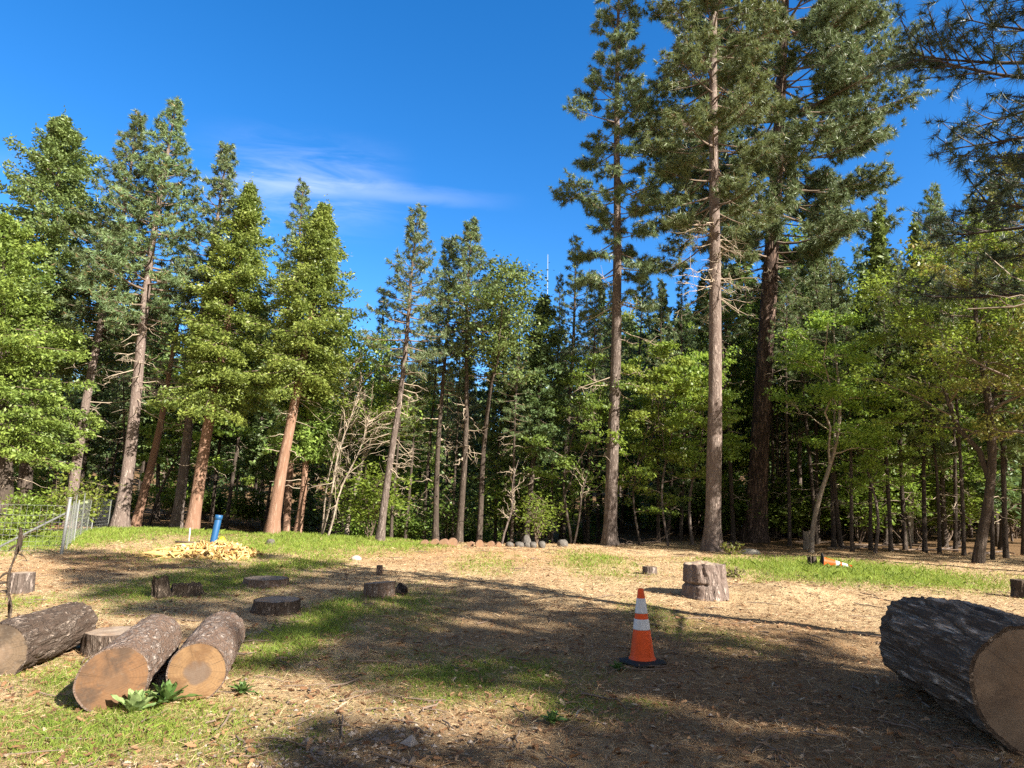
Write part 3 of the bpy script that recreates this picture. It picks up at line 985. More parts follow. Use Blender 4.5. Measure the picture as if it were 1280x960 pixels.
_used = set()


def place(kind, i, loc, hs, rs, spin, lean=(0, 0, 1)):
    pr_ = PROTO[kind][i]
    lb, gp = LBL[kind]
    q = lean_quat(lean, spin)
    if (kind, i) not in _used:
        _used.add((kind, i))
        pr_.location = Vector(loc)
        pr_.rotation_mode = 'QUATERNION'
        pr_.rotation_quaternion = q
        pr_.scale = (rs, rs, hs)
        tag(pr_, lb, None, gp)
    else:
        copy_tree(pr_, loc, q, (rs, rs, hs), lb, gp)


SKY_PX = np.array([-200, 0, 60, 120, 190, 240, 290, 345, 430, 470, 520, 560, 620, 700, 760, 850, 920, 1000, 1060, 1100, 1150, 1200, 1280, 1500])
SKY_PY = np.array([300, 330, 330, 360, 340, 330, 340, 370, 425, 420, 400, 395, 390, 375, 340, 310, 280, 265, 285, 265, 270, 250, 200, 180])


def proj(p):
    d = np.asarray(p, float) - CAM
    f = d @ _F
    return 640 + FPX * (d @ _R) / f, 480 - FPX * (d @ _U) / f


def fill_wood():
    rng = np.random.default_rng(5)
    pts = []

    def ok(x, y, dmin):
        return all((x - a) ** 2 + (y - b) ** 2 > dmin ** 2 for a, b in pts)
    count = {'pine': 0, 'fir': 0, 'leaf': 0, 'shrub': 0}
    bands = [(0.8, 8, 58, 1.6), (6, 16, 70, 2.0), (15, 32, 80, 2.6), (30, 52, 60, 3.6)]
    for lo, hi, n, dm in bands:
        tries = 0
        got = 0
        while got < n and tries < 6000:
            tries += 1
            t = rng.uniform(-0.86, 0.86)
            yy = rng.uniform(26, 85)
            x = t * yy
            e = float(edge_y(x)) + 1.2
            if not (e + lo < yy < e + hi) or not ok(x, yy, dm):
                continue
            px = 640 + 830 * t
            z = float(H(x, yy))
            pts.append((x, yy))
            got += 1
            right = px > 930
            if px < 430 and yy < 35.5:
                got += 1
                pts.pop()
                continue
            u = rng.uniform()
            if right:
                kind = 'leaf' if u < (.3 if lo < 5 else .55) else ('pine' if u < .85 else 'fir')
            elif px > 420:
                kind = 'leaf' if u < (.22 if lo < 5 else .42) else ('pine' if u < .75 else 'fir')
            else:
                kind = 'leaf' if u < .2 else ('pine' if u < .5 else 'fir')
            sky = float(np.interp(px, SKY_PX, SKY_PY)) + rng.uniform(0, 70) + (30 if kind == 'leaf' else 0)
            hmax = (horizon(px) - sky) / FPX * yy * 1.03 + CAM_Z - z
            base_h = {'pine': 18, 'fir': 17, 'leaf': 11, 'shrub': 2}[kind]
            i = int(rng.integers(0, len(PROTO[kind])))
            want = base_h * rng.uniform(.75, 1.25)
            if lo > 5 or kind != 'leaf' or (right and rng.uniform() < .6):
                want = max(want, hmax * rng.uniform(.75, 1.0))
            hh = max(3.5, min(want, hmax))
            hs = hh / base_h
            rs = max(.55, min(1.25, hs)) * rng.uniform(.9, 1.15)
            ln = (rng.normal(0, .04), rng.normal(0, .04), 1) if kind != 'leaf' else (rng.normal(0, .12), rng.normal(0, .12), 1)
            place(kind, i, (x, yy, z), hs, rs, rng.uniform(0, 6.28), ln)
            count[kind] += 1
    # understory
    for _ in range(190):
        t = rng.uniform(-.84, .84)
        yy = rng.uniform(27, 52)
        x = t * yy
        e = float(edge_y(x)) + 1.5
        if yy < e + (1.0 if x < 5 else 3.5) or (640 + 830 * t < 440 and yy < 40):
            continue
        s = rng.uniform(.6, 1.25) * (1.35 if x > 9 else 1)
        place('shrub', int(rng.integers(0, 3)), (x, yy, float(H(x, yy))), s, s * 1.1, rng.uniform(0, 6.28))
        count['shrub'] += 1
    print('wood', count)




def slim(px, d, top, kind, i, seed):
    b = at_dist(px, d)
    dd = px_dir(px + (px - 640) * -.04 + 12, top)
    tp = CAM + dd * (b[1] / dd[1])
    ax = tp - b
    hh = float(np.linalg.norm(ax))
    hs = hh / {'pine': 18, 'fir': 17, 'leaf': 11}[kind]
    place(kind, i, b, hs, max(.7, min(1.1, hs)) * (.9 + .1 * math.sin(seed)), seed, ax)


for q_ in [(1040, 31, 290, 'pine', 0), (1128, 30, 315, 'pine', 1), (1152, 28.5, 275, 'fir', 1), (1178, 33, 245, 'pine', 2), (1252, 26.5, 225, 'fir', 1), (965, 36, 285, 'pine', 1),
           (1085, 29.5, 335, 'fir', 2), (1105, 33, 262, 'fir', 1), (1200, 27, 300, 'pine', 0), (1275, 29, 200, 'pine', 1), (1020, 34, 300, 'fir', 2), (1062, 27.8, 380, 'pine', 2), (985, 31, 345, 'pine', 2),
           (640, 29, 395, 'pine', 0), (690, 31, 345, 'pine', 1), (735, 33, 340, 'pine', 2), (822, 31, 350, 'pine', 0), (850, 34, 330, 'pine', 1), (532, 32, 372, 'pine', 2), (508, 30.5, 430, 'pine', 0),
           (905, 38, 300, 'pine', 0), (800, 29.5, 410, 'leaf', 0), (835, 29, 430, 'leaf', 1), (865, 30, 420, 'leaf', 3), (620, 33, 380, 'fir', 1), (715, 29, 430, 'leaf', 2), (1135, 31, 400, 'leaf', 0), (1090, 27.5, 470, 'leaf', 3), (1170, 28, 430, 'pine', 1), (1110, 28.5, 360, 'pine', 0), (1235, 25, 300, 'pine', 2), (1190, 30, 330, 'pine', 1)]:
    slim(*q_, q_[0] * .37)
fill_wood()


def far_forest():
    """the wooded hillside beyond: one mass of conifers"""
    rng = np.random.default_rng(77)
    mb = MB()
    C, A, B = [], [], []
    n = 900
    yy = rng.uniform(85, 330, n)
    x = yy * rng.uniform(-.95, .95, n)
    z = H(x, yy)
    for i in range(n):
        h = rng.uniform(9, 17)
        w = h * rng.uniform(.14, .22)
        k = 130
        u = rng.uniform(.08, 1, k) ** .8
        a = rng.uniform(0, 6.28, k)
        r = w * (1 - u) ** .8 * rng.uniform(.3, 1.1, k)
        c = np.stack([x[i] + r * np.cos(a), yy[i] + r * np.sin(a), z[i] + h * u], -1)
        d = nrm(np.stack([np.cos(a), np.sin(a), rng.uniform(-.8, .3, k)], -1) + rng.normal(0, .3, (k, 3)))
        s = rng.uniform(.5, 1.1, (k, 1))
        C.append(c); A.append(d * s); B.append(nrm(np.cross(d, rvec(rng, k))) * s * .5)
    diamonds(mb, np.vstack(C), np.vstack(A), np.vstack(B))
    o = mb.build('far_forest', M['far'], smooth=False)
    tag(o, kind='stuff')


far_forest()
print('wood done')

# trees standing behind the camera's right shoulder: out of the frame, they shade the foreground
def sn(s_, n_):
    return (s_ * math.cos(SUN_A) + n_ * math.sin(SUN_A), -s_ * math.sin(SUN_A) + n_ * math.cos(SUN_A))


SHADE = [(*sn(13, 6.9), 22, 1.5, 0), (*sn(19, 6.2), 26, 1.7, 1), (*sn(12, 3.0), 10.5, 1.5, 0), (*sn(13.5, 2.4), 11, 1.3, 2), (*sn(11.5, .8), 10.5, 1.4, 1), (*sn(10, 5.8), 11.5, 1.25, 0), (*sn(8.6, 6.6), 9.5, 1.0, 1), (*sn(21, 5.2), 24, 1.4, 2), (*sn(9, 4.9), 7.0, 1.1, 2), (*sn(24, 8.2), 27, 1.5, 0)]
SHADE_R = [(*sn(18, 30), 26, 1.7, 0), (*sn(20, 34), 28, 1.7, 1), (*sn(15, 28.4), 17, 1.3, 2), (*sn(16, 31.5), 22, 1.7, 0)]
for x, y, h_, rs_, i in SHADE_R:
    copy_tree(PROTO['pine'][i], (x, y, float(H(x, y))), lean_quat((0, 0, 1), x), (rs_, rs_, h_ / 18), 'tall pine standing out of the frame to the right of the clearing', 'pines right of the clearing')
for x, y, h_, rs_, i in SHADE:
    c_ = copy_tree(PROTO['pine'][i], (x, y, float(H(x, y))), lean_quat((0, 0, 1), x), (rs_, rs_, h_ / 18), 'tall pine out of the frame behind the right shoulder of the viewer', 'pines behind the viewer')


# ------------------------------------------------------------------ cut wood
def endgrain_mat(name, R, heart, heart_r, sap, sap2, weather=0.25, weather_col=(0.22, 0.19, 0.16), ring=95.0, crack=0.6, stain=(0.16, 0.085, 0.04), stain_amt=0.35):
    """sawn end: rings about the local z axis"""
    m_, k, b, _ = mat(name)
    tc = k.n.new('ShaderNodeTexCoord')
    o = tc.outputs['Object']
    flat_ = k.mapping(o, (1, 1, 0))
    ln = k.n.new('ShaderNodeVectorMath')
    ln.operation = 'LENGTH'
    k.l.new(flat_, ln.inputs[0])
    wob = k.noise(flat_, 5.0 / (R * 4), 4, 0.6)
    rad = k.math('ADD', ln.outputs['Value'], k.math('MULTIPLY', k.math('SUBTRACT', wob, 0.5), R * 0.42))
    rings = k.math('MULTIPLY', k.math('ADD', k.math('SINE', k.math('MULTIPLY', rad, ring * 3)), 1.0), 0.5)
    n1 = k.noise(flat_, 1.6 / R, 6, 0.7, 0.4)
    n2 = k.noise(flat_, 7.0 / R, 6, 0.75)
    c = k.mix(n1, sap, sap2)
    c = k.mix(k.math('MULTIPLY', k.math('MULTIPLY', rings, n2), 0.38), c, tuple(np.array(sap2) * 0.55))
    c = k.mix(k.map(rad, heart_r * R * 0.85, heart_r * R * 1.15, 1, 0), c, k.mix(n2, heart, tuple(np.array(heart) * 1.5)))
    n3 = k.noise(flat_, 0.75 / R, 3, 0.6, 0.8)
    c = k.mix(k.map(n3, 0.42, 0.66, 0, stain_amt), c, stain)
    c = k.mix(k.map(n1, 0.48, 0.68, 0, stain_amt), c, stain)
    c = k.mix(k.map(n2, 0.5, 0.75, 0, weather), c, weather_col)
    # radial drying checks
    nv = k.n.new('ShaderNodeVectorMath')
    nv.operation = 'NORMALIZE'
    k.l.new(flat_, nv.inputs[0])
    cr = k.noise(nv.outputs[0], 6.0, 5, 0.8)
    crk = k.math('MULTIPLY', k.map(cr, 0.57, 0.66), k.map(rad, R * .15, R * .6))
    c = k.mix(k.math('MULTIPLY', crk, crack), c, (0.03, 0.02, 0.012))
    k.l.new(c, b.inputs['Base Color'])
    b.inputs['Roughness'].default_value = 0.75
    saw = k.noise(k.mapping(o, (3, 90, 3)), 1.0, 3, 0.6)
    bump(k, b, k.math('ADD', saw, k.math('ADD', n2, k.math('MULTIPLY', crk, -2.0))), 0.35, 0.008)
    return m_


def ridged(th, z, seed, nth=9, nz=3.0):
    p = np.stack([np.cos(th) * nth / 4 + seed, np.sin(th) * nth / 4, z * nz], -1)
    a = np.abs(fbm(p, 4, 0.6) - 0.5) * 2
    return np.clip(a * 3.2, 0, 1)


def bark_surface(mb, rfun, zlo, zhi, nz=60, nth=110, mi=0):
    th = np.arange(nth) * 2 * math.pi / nth
    t = np.linspace(0, 1, nz)
    T, TH = np.meshgrid(t, th, indexing='ij')
    z = zlo(TH) * (1 - T) + zhi(TH) * T
    r = rfun(TH, z)
    V = np.stack([r * np.cos(TH), r * np.sin(TH), z], -1)
    i = np.arange(nz - 1)[:, None] * nth + np.arange(nth)[None]
    j = np.arange(nz - 1)[:, None] * nth + (np.arange(nth)[None] + 1) % nth
    mb.add(V.reshape(-1, 3), np.stack([i, j, j + nth, i + nth], -1).reshape(-1, 4), mi)
    return V


def end_disc(mb, ring, zfun, inset=0.965, nr=16, flip=False, rough=0.0, seed=0, mi=0):
    """cut face inside a ring of points; ring (nth,3)"""
    nth = len(ring)
    s = np.linspace(inset, 0.0, nr)
    V = []
    for q in s[:-1]:
        x, y = ring[:, 0] * q, ring[:, 1] * q
        V.append(np.stack([x, y, zfun(x, y) + rough * (fbm(p3(x * 14, y * 14, seed), 3) - .5)], -1))
    V = np.vstack(V + [np.array([[0, 0, float(zfun(np.zeros(1), np.zeros(1))[0])]])])
    F = []
    for a in range(nr - 2):
        i = a * nth + np.arange(nth)
        j = a * nth + (np.arange(nth) + 1) % nth
        F.append(np.stack([i, j, j + nth, i + nth], -1))
    F = np.vstack(F)
    c = (nr - 1) * nth
    i = (nr - 2) * nth + np.arange(nth)
    tri = np.stack([i, (nr - 2) * nth + (np.arange(nth) + 1) % nth, np.full(nth, c)], -1)
    if flip:
        F = F[:, ::-1]
        tri = tri[:, ::-1]
    n0 = mb.n
    mb.add(V, F, mi)
    mb.f.append((tri + n0).ravel())
    mb.sz.append(np.full(nth, 3))
    mb.mi.append(np.full(nth, mi))


def end_lip(mb, ring, zfun, inset=0.965, flip=False, mi=0):
    nth = len(ring)
    x, y = ring[:, 0] * inset, ring[:, 1] * inset
    inner = np.stack([x, y, zfun(x, y)], -1)
    i = np.arange(nth)
    j = (i + 1) % nth
    F = np.stack([i, j, j + nth, i + nth], -1)
    mb.add(np.vstack([ring, inner]), F if flip else F[:, ::-1], mi)


def log(name, label, A, B, r0, r1, seed, m_bark, m_face, depth=0.05, nth_n=9, slant=(0, 0), far_rough=0.02, inset=.95, group=None, big=0.06, nzn=3.0, m_far=None, cat='log'):
    """A: centre of the face towards the viewer, B: centre of the far end"""
    A, B = np.array(A, float), np.array(B, float)
    L = float(np.linalg.norm(B - A))
    q = lean_quat(B - A, 0)
    root = thing(name, label, cat, A, group, q)

    def rfun(TH, z):
        u = np.clip(z / L, 0, 1)
        base = r0 * (1 - u) + r1 * u
        lump = 1 + big * 2 * (fbm(np.stack([np.cos(TH) * .9 + seed, np.sin(TH) * .9, z * 1.1], -1), 2) - .5)
        rd = ridged(TH, z, seed * 3.7, nth_n, nzn)
        fine = fbm(np.stack([np.cos(TH) * 12, np.sin(TH) * 12, z * 22], -1), 3) - .5
        dd = depth * (.3 + .7 * sstep(0, .12, u))
        return base * lump - dd * (1 - rd) * (0.6 + 0.4 * fine) + fine * dd * 0.35

    def zA(TH):
        return slant[0] * r0 * np.cos(TH) + slant[1] * r0 * np.sin(TH)

    def zB(TH):
        return L + far_rough * (fbm(np.stack([np.cos(TH) * 2.5 + 3, np.sin(TH) * 2.5, TH * 0], -1), 3) - .5) * 2
    bm = MB()
    V = bark_surface(bm, rfun, zA, zB, 70, 132)
    fz = lambda x, y: slant[0] * x + slant[1] * y + 0.004
    bz = lambda x, y: np.full(np.shape(x), L - 0.006)
    ringA = V[0].copy()
    end_lip(bm, ringA, fz, inset)
    end_lip(bm, V[-1], bz, inset, True)
    bm.build('bark', m_bark, root)
    fm = MB()
    end_disc(fm, ringA, lambda x, y: fz(x, y) + 0.0, inset, 16, flip=True)
    fm.build('cut_face', m_face, root)
    fm = MB()
    end_disc(fm, V[-1], bz, inset, 10)
    fm.build('cut_face', m_far or m_face, root)
    return root


def gz(x, y, dz=0.0):
    return float(H(x, y)) + dz


M['log_bark'] = bark_mat('log_bark', (0.36, 0.285, 0.24), (0.48, 0.40, 0.35), (0.14, 0.09, 0.065), 11, 4.5, 0.9)
M['log_bark_old'] = bark_mat('log_bark_weathered', (0.28, 0.21, 0.165), (0.42, 0.34, 0.28), (0.07, 0.048, 0.036), 12, 3.0, 1.0)
M['log_bark_big'] = bark_mat('log_bark_furrowed', (0.50, 0.36, 0.26), (0.62, 0.47, 0.35), (0.07, 0.047, 0.032), 8, 0.9, 1.0)
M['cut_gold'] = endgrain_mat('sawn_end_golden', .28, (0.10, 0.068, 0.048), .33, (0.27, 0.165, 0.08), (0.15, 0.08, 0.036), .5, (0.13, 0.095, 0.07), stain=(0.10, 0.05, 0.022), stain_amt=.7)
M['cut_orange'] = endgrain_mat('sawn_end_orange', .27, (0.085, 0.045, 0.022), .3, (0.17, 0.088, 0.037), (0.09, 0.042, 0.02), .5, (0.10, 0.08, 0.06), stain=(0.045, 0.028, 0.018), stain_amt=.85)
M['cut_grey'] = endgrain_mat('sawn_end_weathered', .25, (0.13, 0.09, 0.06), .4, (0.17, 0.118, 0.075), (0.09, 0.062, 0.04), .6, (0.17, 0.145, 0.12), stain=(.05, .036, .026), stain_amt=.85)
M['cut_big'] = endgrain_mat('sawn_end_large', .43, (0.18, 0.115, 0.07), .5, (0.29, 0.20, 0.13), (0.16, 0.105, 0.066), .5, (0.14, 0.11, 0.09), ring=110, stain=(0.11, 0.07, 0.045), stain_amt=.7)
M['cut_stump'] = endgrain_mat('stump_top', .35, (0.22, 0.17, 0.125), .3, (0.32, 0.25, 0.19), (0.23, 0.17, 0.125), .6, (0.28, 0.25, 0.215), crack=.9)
M['rot_wood'] = bark_mat('rotten_wood', (0.22, 0.165, 0.125), (0.34, 0.265, 0.20), (0.04, 0.028, 0.02), 14, 4, 0.9)

# three cut logs lying at the left
A = at(36, 834); A[2] += .255
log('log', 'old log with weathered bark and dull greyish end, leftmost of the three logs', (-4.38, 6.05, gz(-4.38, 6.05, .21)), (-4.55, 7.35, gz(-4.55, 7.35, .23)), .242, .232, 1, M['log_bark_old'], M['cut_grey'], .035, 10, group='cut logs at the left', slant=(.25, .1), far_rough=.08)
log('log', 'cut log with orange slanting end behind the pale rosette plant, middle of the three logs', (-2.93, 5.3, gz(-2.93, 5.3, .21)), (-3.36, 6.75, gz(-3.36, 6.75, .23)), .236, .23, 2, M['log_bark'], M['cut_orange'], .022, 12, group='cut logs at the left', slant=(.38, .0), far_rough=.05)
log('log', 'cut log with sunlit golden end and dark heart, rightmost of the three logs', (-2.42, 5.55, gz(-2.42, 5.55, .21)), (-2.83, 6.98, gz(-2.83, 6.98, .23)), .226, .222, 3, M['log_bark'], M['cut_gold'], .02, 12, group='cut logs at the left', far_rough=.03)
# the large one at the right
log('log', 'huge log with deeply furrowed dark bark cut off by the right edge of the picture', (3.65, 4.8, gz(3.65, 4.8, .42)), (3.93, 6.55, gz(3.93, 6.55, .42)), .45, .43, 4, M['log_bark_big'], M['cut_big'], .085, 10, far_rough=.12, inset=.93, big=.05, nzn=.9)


def stump(name, label, px, py, w, h, seed, m_bark=None, m_top=None, rough_top=0.02, flare=1.12, depth=.02, notch=None, jag=0.0, loc=None, lean=(0, 0, 1), cat='stump', group=None, tilt=(0, 0)):
    p = at(px, py) if loc is None else np.array([loc[0], loc[1], gz(*loc)])
    if loc is None:
        p[1] += w / 2
        p[0] *= p[1] / (p[1] - w / 2)
        p[2] = gz(p[0], p[1])
    root = thing(name, label, cat, p, group, lean_quat(lean, seed * 1.0))
    r = w / 2

    def rfun(TH, z):
        base = r * (1 + (flare - 1) * np.exp(-np.clip(z, 0, None) / (h * .35)))
        rd = ridged(TH, z, seed * 2.3, 11, 1.1)
        lump = 1 + .14 * (fbm(np.stack([np.cos(TH) * 1.2 + seed, np.sin(TH) * 1.2, z], -1), 2) - .5)
        fine = fbm(np.stack([np.cos(TH) * 9, np.sin(TH) * 9, z * 18], -1), 3) - .5
        R = base * lump - depth * (1 - rd) + fine * depth * .8
        if notch:
            z0, a0, wd = notch
            da = np.abs((TH - a0 + math.pi) % (2 * math.pi) - math.pi)
            cut = np.exp(-((z - z0) / .022) ** 2) * sstep(wd, wd - .25, da)
            R = R - cut * .045
        return R

    def zhi(TH):
        return h + tilt[0] * r * np.cos(TH) + tilt[1] * r * np.sin(TH) + jag * (fbm(np.stack([np.cos(TH) * 2.2 + seed, np.sin(TH) * 2.2, TH * 0], -1), 4, .7) - .5) * 2
    bm = MB()
    V = bark_surface(bm, rfun, lambda TH: TH * 0 - .12, zhi, 64 if notch else 34, 96)
    zc = V[-1][:, 2].mean()
    ring = V[-1]

    def tz(x, y):
        q = np.clip(np.hypot(x, y) / r, 0, 1)
        th = np.arctan2(y, x)
        return (zhi(th) * q + (h - jag * .8) * (1 - q)) + rough_top * 2 * (fbm(p3(x * 9, y * 9, seed), 3) - .5) * (1 - q ** 6)
    end_lip(bm, ring, tz, .95, True)
    bm.build('bark', m_bark or M['log_bark'], root)
    fm = MB()
    end_disc(fm, ring, tz, .95, 14)
    fm.build('cut_top', m_top or M['cut_stump'], root)
    return root


stump('tree_stump', 'broad sunlit stump with a saw notch, standing behind the upright traffic cone', 882, 751, (.80), .60, 5, M['bark_pink'], M['cut_stump'], .05, 1.16, .045, (.24, 4.85, 1.15), .05)
stump('tree_stump', 'low flat pale stump between the left and middle cut logs', 140, 822, .56, .2, 6, M['log_bark_old'], M['cut_stump'], .015, 1.05, .012)
stump('tree_stump', 'wide flat grey stump just behind the golden ended log', 345, 770, .64, .16, 7, M['log_bark_old'], M['cut_stump'], .04, 1.1, .012, jag=.015)
stump('tree_stump', 'very low wide stump in the grass beyond the grey flat stump', 332, 737, .78, .12, 8, M['log_bark'], M['cut_stump'], .02, 1.1, .02)
stump('tree_stump', 'shaded cut stump in mid clearing with a curl of bark at its right', 474, 748, .52, .22, 9, M['log_bark'], M['cut_stump'], .02, 1.05, .02, tilt=(-.1, 0))
stump('tree_stump', 'small peg like stump alone on the bare straw behind the shaded square stump', 474, 719, .13, .2, 10, M['log_bark'], M['cut_stump'], .01, 1.1, .012)
stump('tree_stump', 'small grey stump beside the dry stalk at the left edge', 25, 743, .34, .31, 11, M['bark_pine'], M['cut_stump'], .02, 1.12, .02)
stump('tree_stump', 'jagged dark rotten stump behind the middle cut log', 201, 749, .24, .3, 12, M['rot_wood'], M['rot_wood'], .05, 1.3, .03, jag=.12, lean=(-.15, 0, 1))
stump('tree_stump', 'crumbling low brown stump remnant right of the jagged rotten stump', 232, 747, .42, .16, 13, M['rot_wood'], M['rot_wood'], .06, 1.4, .03, jag=.09)
stump('tree_stump', 'small round grey stump in the straw left of the notched stump', 812, 718, .36, .17, 14, M['bark_pine'], M['cut_grey'], .01, 1.05, .015)
stump('tree_stump', 'dark mossy stump cut off by the right edge beyond the huge log', 1282, 749, .46, .36, 15, M['bark_dark'], M['rot_wood'], .03, 1.15, .03)
stump('tree_stump', 'thin broken snag standing in the shade right of the thickest pine', 1007, None, .30, .75, 16, M['bark_pale'], M['rot_wood'], .03, 1.3, .03, jag=.16, loc=tuple(at_dist(1007, 29)[:2]))
stump('tree_stump', 'short dark stub touching the fallen cone on its left', 1016, 711, .26, .33, 17, M['bark_dark'], M['cut_grey'], .03, 1.15, .03, jag=.04)

# curl of bark by the square stump
p = at(497, 743)
mb = MB()
a_ = np.linspace(-1.3, 1.5, 14)
yy_ = np.linspace(-.16, .16, 8)
V = np.array([[.11 * math.sin(t) * (1 + .2 * y_), y_, .10 * (1 - math.cos(t)) + .03 * math.sin(9 * y_ + t)] for t in a_ for y_ in yy_])
idx = np.arange(14 * 8).reshape(14, 8)
F = np.stack([idx[:-1, :-1], idx[1:, :-1], idx[1:, 1:], idx[:-1, 1:]], -1).reshape(-1, 4)
mb.add(V, F)
o = mb.build('bark_curl', M['rot_wood'])
o.location = Vector(p) + Vector((0, 0, .02))
o.rotation_euler = (0.2, -.3, .6)
md = o.modifiers.new('thick', 'SOLIDIFY'); md.thickness = .02
tag(o, 'curled piece of brown bark leaning at the right side of the shaded square stump', 'bark')

# ------------------------------------------------------------------ traffic cones
M['cone_orange'] = plain('cone_plastic', (0.64, 0.072, 0.007), .55, var=.32, scale=11)
M['cone_black'] = plain('cone_base_rubber', (0.018, 0.018, 0.018), .7, var=.3)
M['cone_white'] = plain('reflective_sleeve', (0.52, 0.52, 0.53), .4, var=.22, scale=18, spec=.5)


def lathe(mb, prof, k=40, mi=0):
    prof = np.array(prof, float)
    a = np.arange(k) * 2 * math.pi / k
    V = np.stack([prof[:, 0:1] * np.cos(a), prof[:, 0:1] * np.sin(a), np.repeat(prof[:, 1:2], k, 1)], -1)
    n = len(prof)
    i = np.arange(n - 1)[:, None] * k + np.arange(k)[None]
    j = np.arange(n - 1)[:, None] * k + (np.arange(k)[None] + 1) % k
    mb.add(V.reshape(-1, 3), np.stack([i, j, j + k, i + k], -1).reshape(-1, 4), mi)


def cone(label, loc, rot, s=1.0):
    root = thing('traffic_cone', label, 'traffic cone', loc, None, rot, (s, s, s))
    r = lambda z: .128 + (.030 - .128) * (z - .045) / (.735 - .045)
    mb = MB()
    # base: rounded square slab with a raised collar
    k = 64
    a = np.arange(k) * 2 * math.pi / k

    def sq(half, z, e=6):
        rr = half / (np.abs(np.cos(a)) ** e + np.abs(np.sin(a)) ** e) ** (1 / e)
        return np.stack([rr * np.cos(a), rr * np.sin(a), np.full(k, z)], -1)
    rings = [sq(.001, 0), sq(.185, 0), sq(.195, .008), sq(.195, .024), sq(.186, .032), sq(.16, .036, 3), sq(.140, .046, 2), sq(.128, .048, 2)]
    V = np.vstack(rings)
    i = np.arange(len(rings) - 1)[:, None] * k + np.arange(k)[None]
    j = np.arange(len(rings) - 1)[:, None] * k + (np.arange(k)[None] + 1) % k
    mb.add(V, np.stack([i, j, j + k, i + k], -1).reshape(-1, 4))
    mb.build('base', M['cone_black'], root)
    mb = MB()
    lathe(mb, [(r(.045) + .012, .046), (r(.06) + .010, .058), (r(.068), .07)] + [(r(z), z) for z in np.linspace(.08, .735, 14)] + [(.026, .742), (.020, .744), (.018, .738), (.017, .60)])
    mb.build('cone_body', M['cone_orange'], root)
    for z0, z1 in ((.335, .44), (.495, .645)):
        mb = MB()
        lathe(mb, [(r(z0) + .0005, z0), (r(z0) + .0032, z0 + .001)] + [(r(z) + .0032, z) for z in np.linspace(z0 + .01, z1 - .01, 5)] + [(r(z1) + .0032, z1 - .001), (r(z1) + .0005, z1)])
        mb.build('reflective_band', M['cone_white'], root)
    return root


p = at(803, 829)
cone('orange traffic cone with two white bands standing upright on a black base', (p[0], p[1], gz(p[0], p[1], .0)), lean_quat((-.015, .0, 1), .5))
p = at(1027, 711)
cone('orange traffic cone lying on its side in the bright green grass', (p[0], p[1], gz(p[0], p[1], .20)), lean_quat((.95, -.25, -.12), .1), 1.1)

# ------------------------------------------------------------------ pipe, stake, plank, wood chips
M['pipe_blue'] = plain('blue_plastic', (0.010, 0.07, 0.18), .5, var=.15, spec=.4)
M['yellow'] = plain('yellow_plastic', (0.75, 0.55, 0.02), .5, var=.1)
M['stake'] = plain('white_stake', (0.7, 0.68, 0.62), .7)
M['chip'] = plain('fresh_wood_chip', (0.34, 0.21, 0.075), .8, var=.4, scale=3)
M['plank'] = plain('dark_board', (0.12, 0.085, 0.06), .85, var=.3)


def chips_mat():
    m_, k, b, _ = mat('fresh_split_wood')
    geo = k.n.new('ShaderNodeNewGeometry')
    c = k.ramp(geo.outputs['Random Per Island'], [(0, (0.16, 0.085, 0.035)), (.3, (0.34, 0.20, 0.065)), (.7, (0.46, 0.32, 0.12)), (1, (0.55, 0.42, 0.22))])
    k.l.new(c, b.inputs['Base Color'])
    return m_


M['chips'] = chips_mat()
pb = at_dist(270, 22.0)
rt = thing('pipe', 'blue plastic pipe standing upright and slightly leaning behind the wood chip pile', 'pipe', pb, None, lean_quat((.1, .05, 1)))
mb = MB()
lathe(mb, [(.105, -.15), (.105, .93), (.101, .94), (.085, .94), (.083, .93), (.083, .2), (.0, .19)], 28)
mb.build('pipe_wall', M['pipe_blue'], rt)
mb = MB()
lathe(mb, [(.106, .80), (.118, .805), (.118, .945), (.1065, .95)], 28)
mb.build('collar', M['pipe_blue'], rt)
p = at_dist(281, 21.6)
mb = MB()
th = np.linspace(0, math.pi, 12)
lathe(mb, [(.13 * math.sin(t) * (1 + .15 * math.sin(5 * t)), .12 - .14 * math.cos(t)) for t in th], 18)
o = mb.build('plastic_bag', M['yellow'])
o.location = Vector(p)
o.scale = (1, .8, 1.15)
tag(o, 'small bright yellow lump at the foot of the blue pipe', 'bag')
p = at_dist(240, 22)
mb = MB()
add_box(mb, (0, 0, .2), (.035, .02, .55))
add_box(mb, (0, 0, .48), (.03, .018, .02))
o = mb.build('stake', M['stake'])
o.location = Vector(p)
tag(o, 'thin white marker stake left of the blue pipe', 'stake')
p = at_dist(240, 19.5)
mb = MB()
add_box(mb, (0, 0, .0), (.72, .10, .045))
o = mb.build('board', M['plank'])
o.location = (p[0], p[1], p[2] + .28)
o.rotation_euler = (0, .03, .1)
tag(o, 'dark narrow board lying across the back of the wood chip pile', 'board')


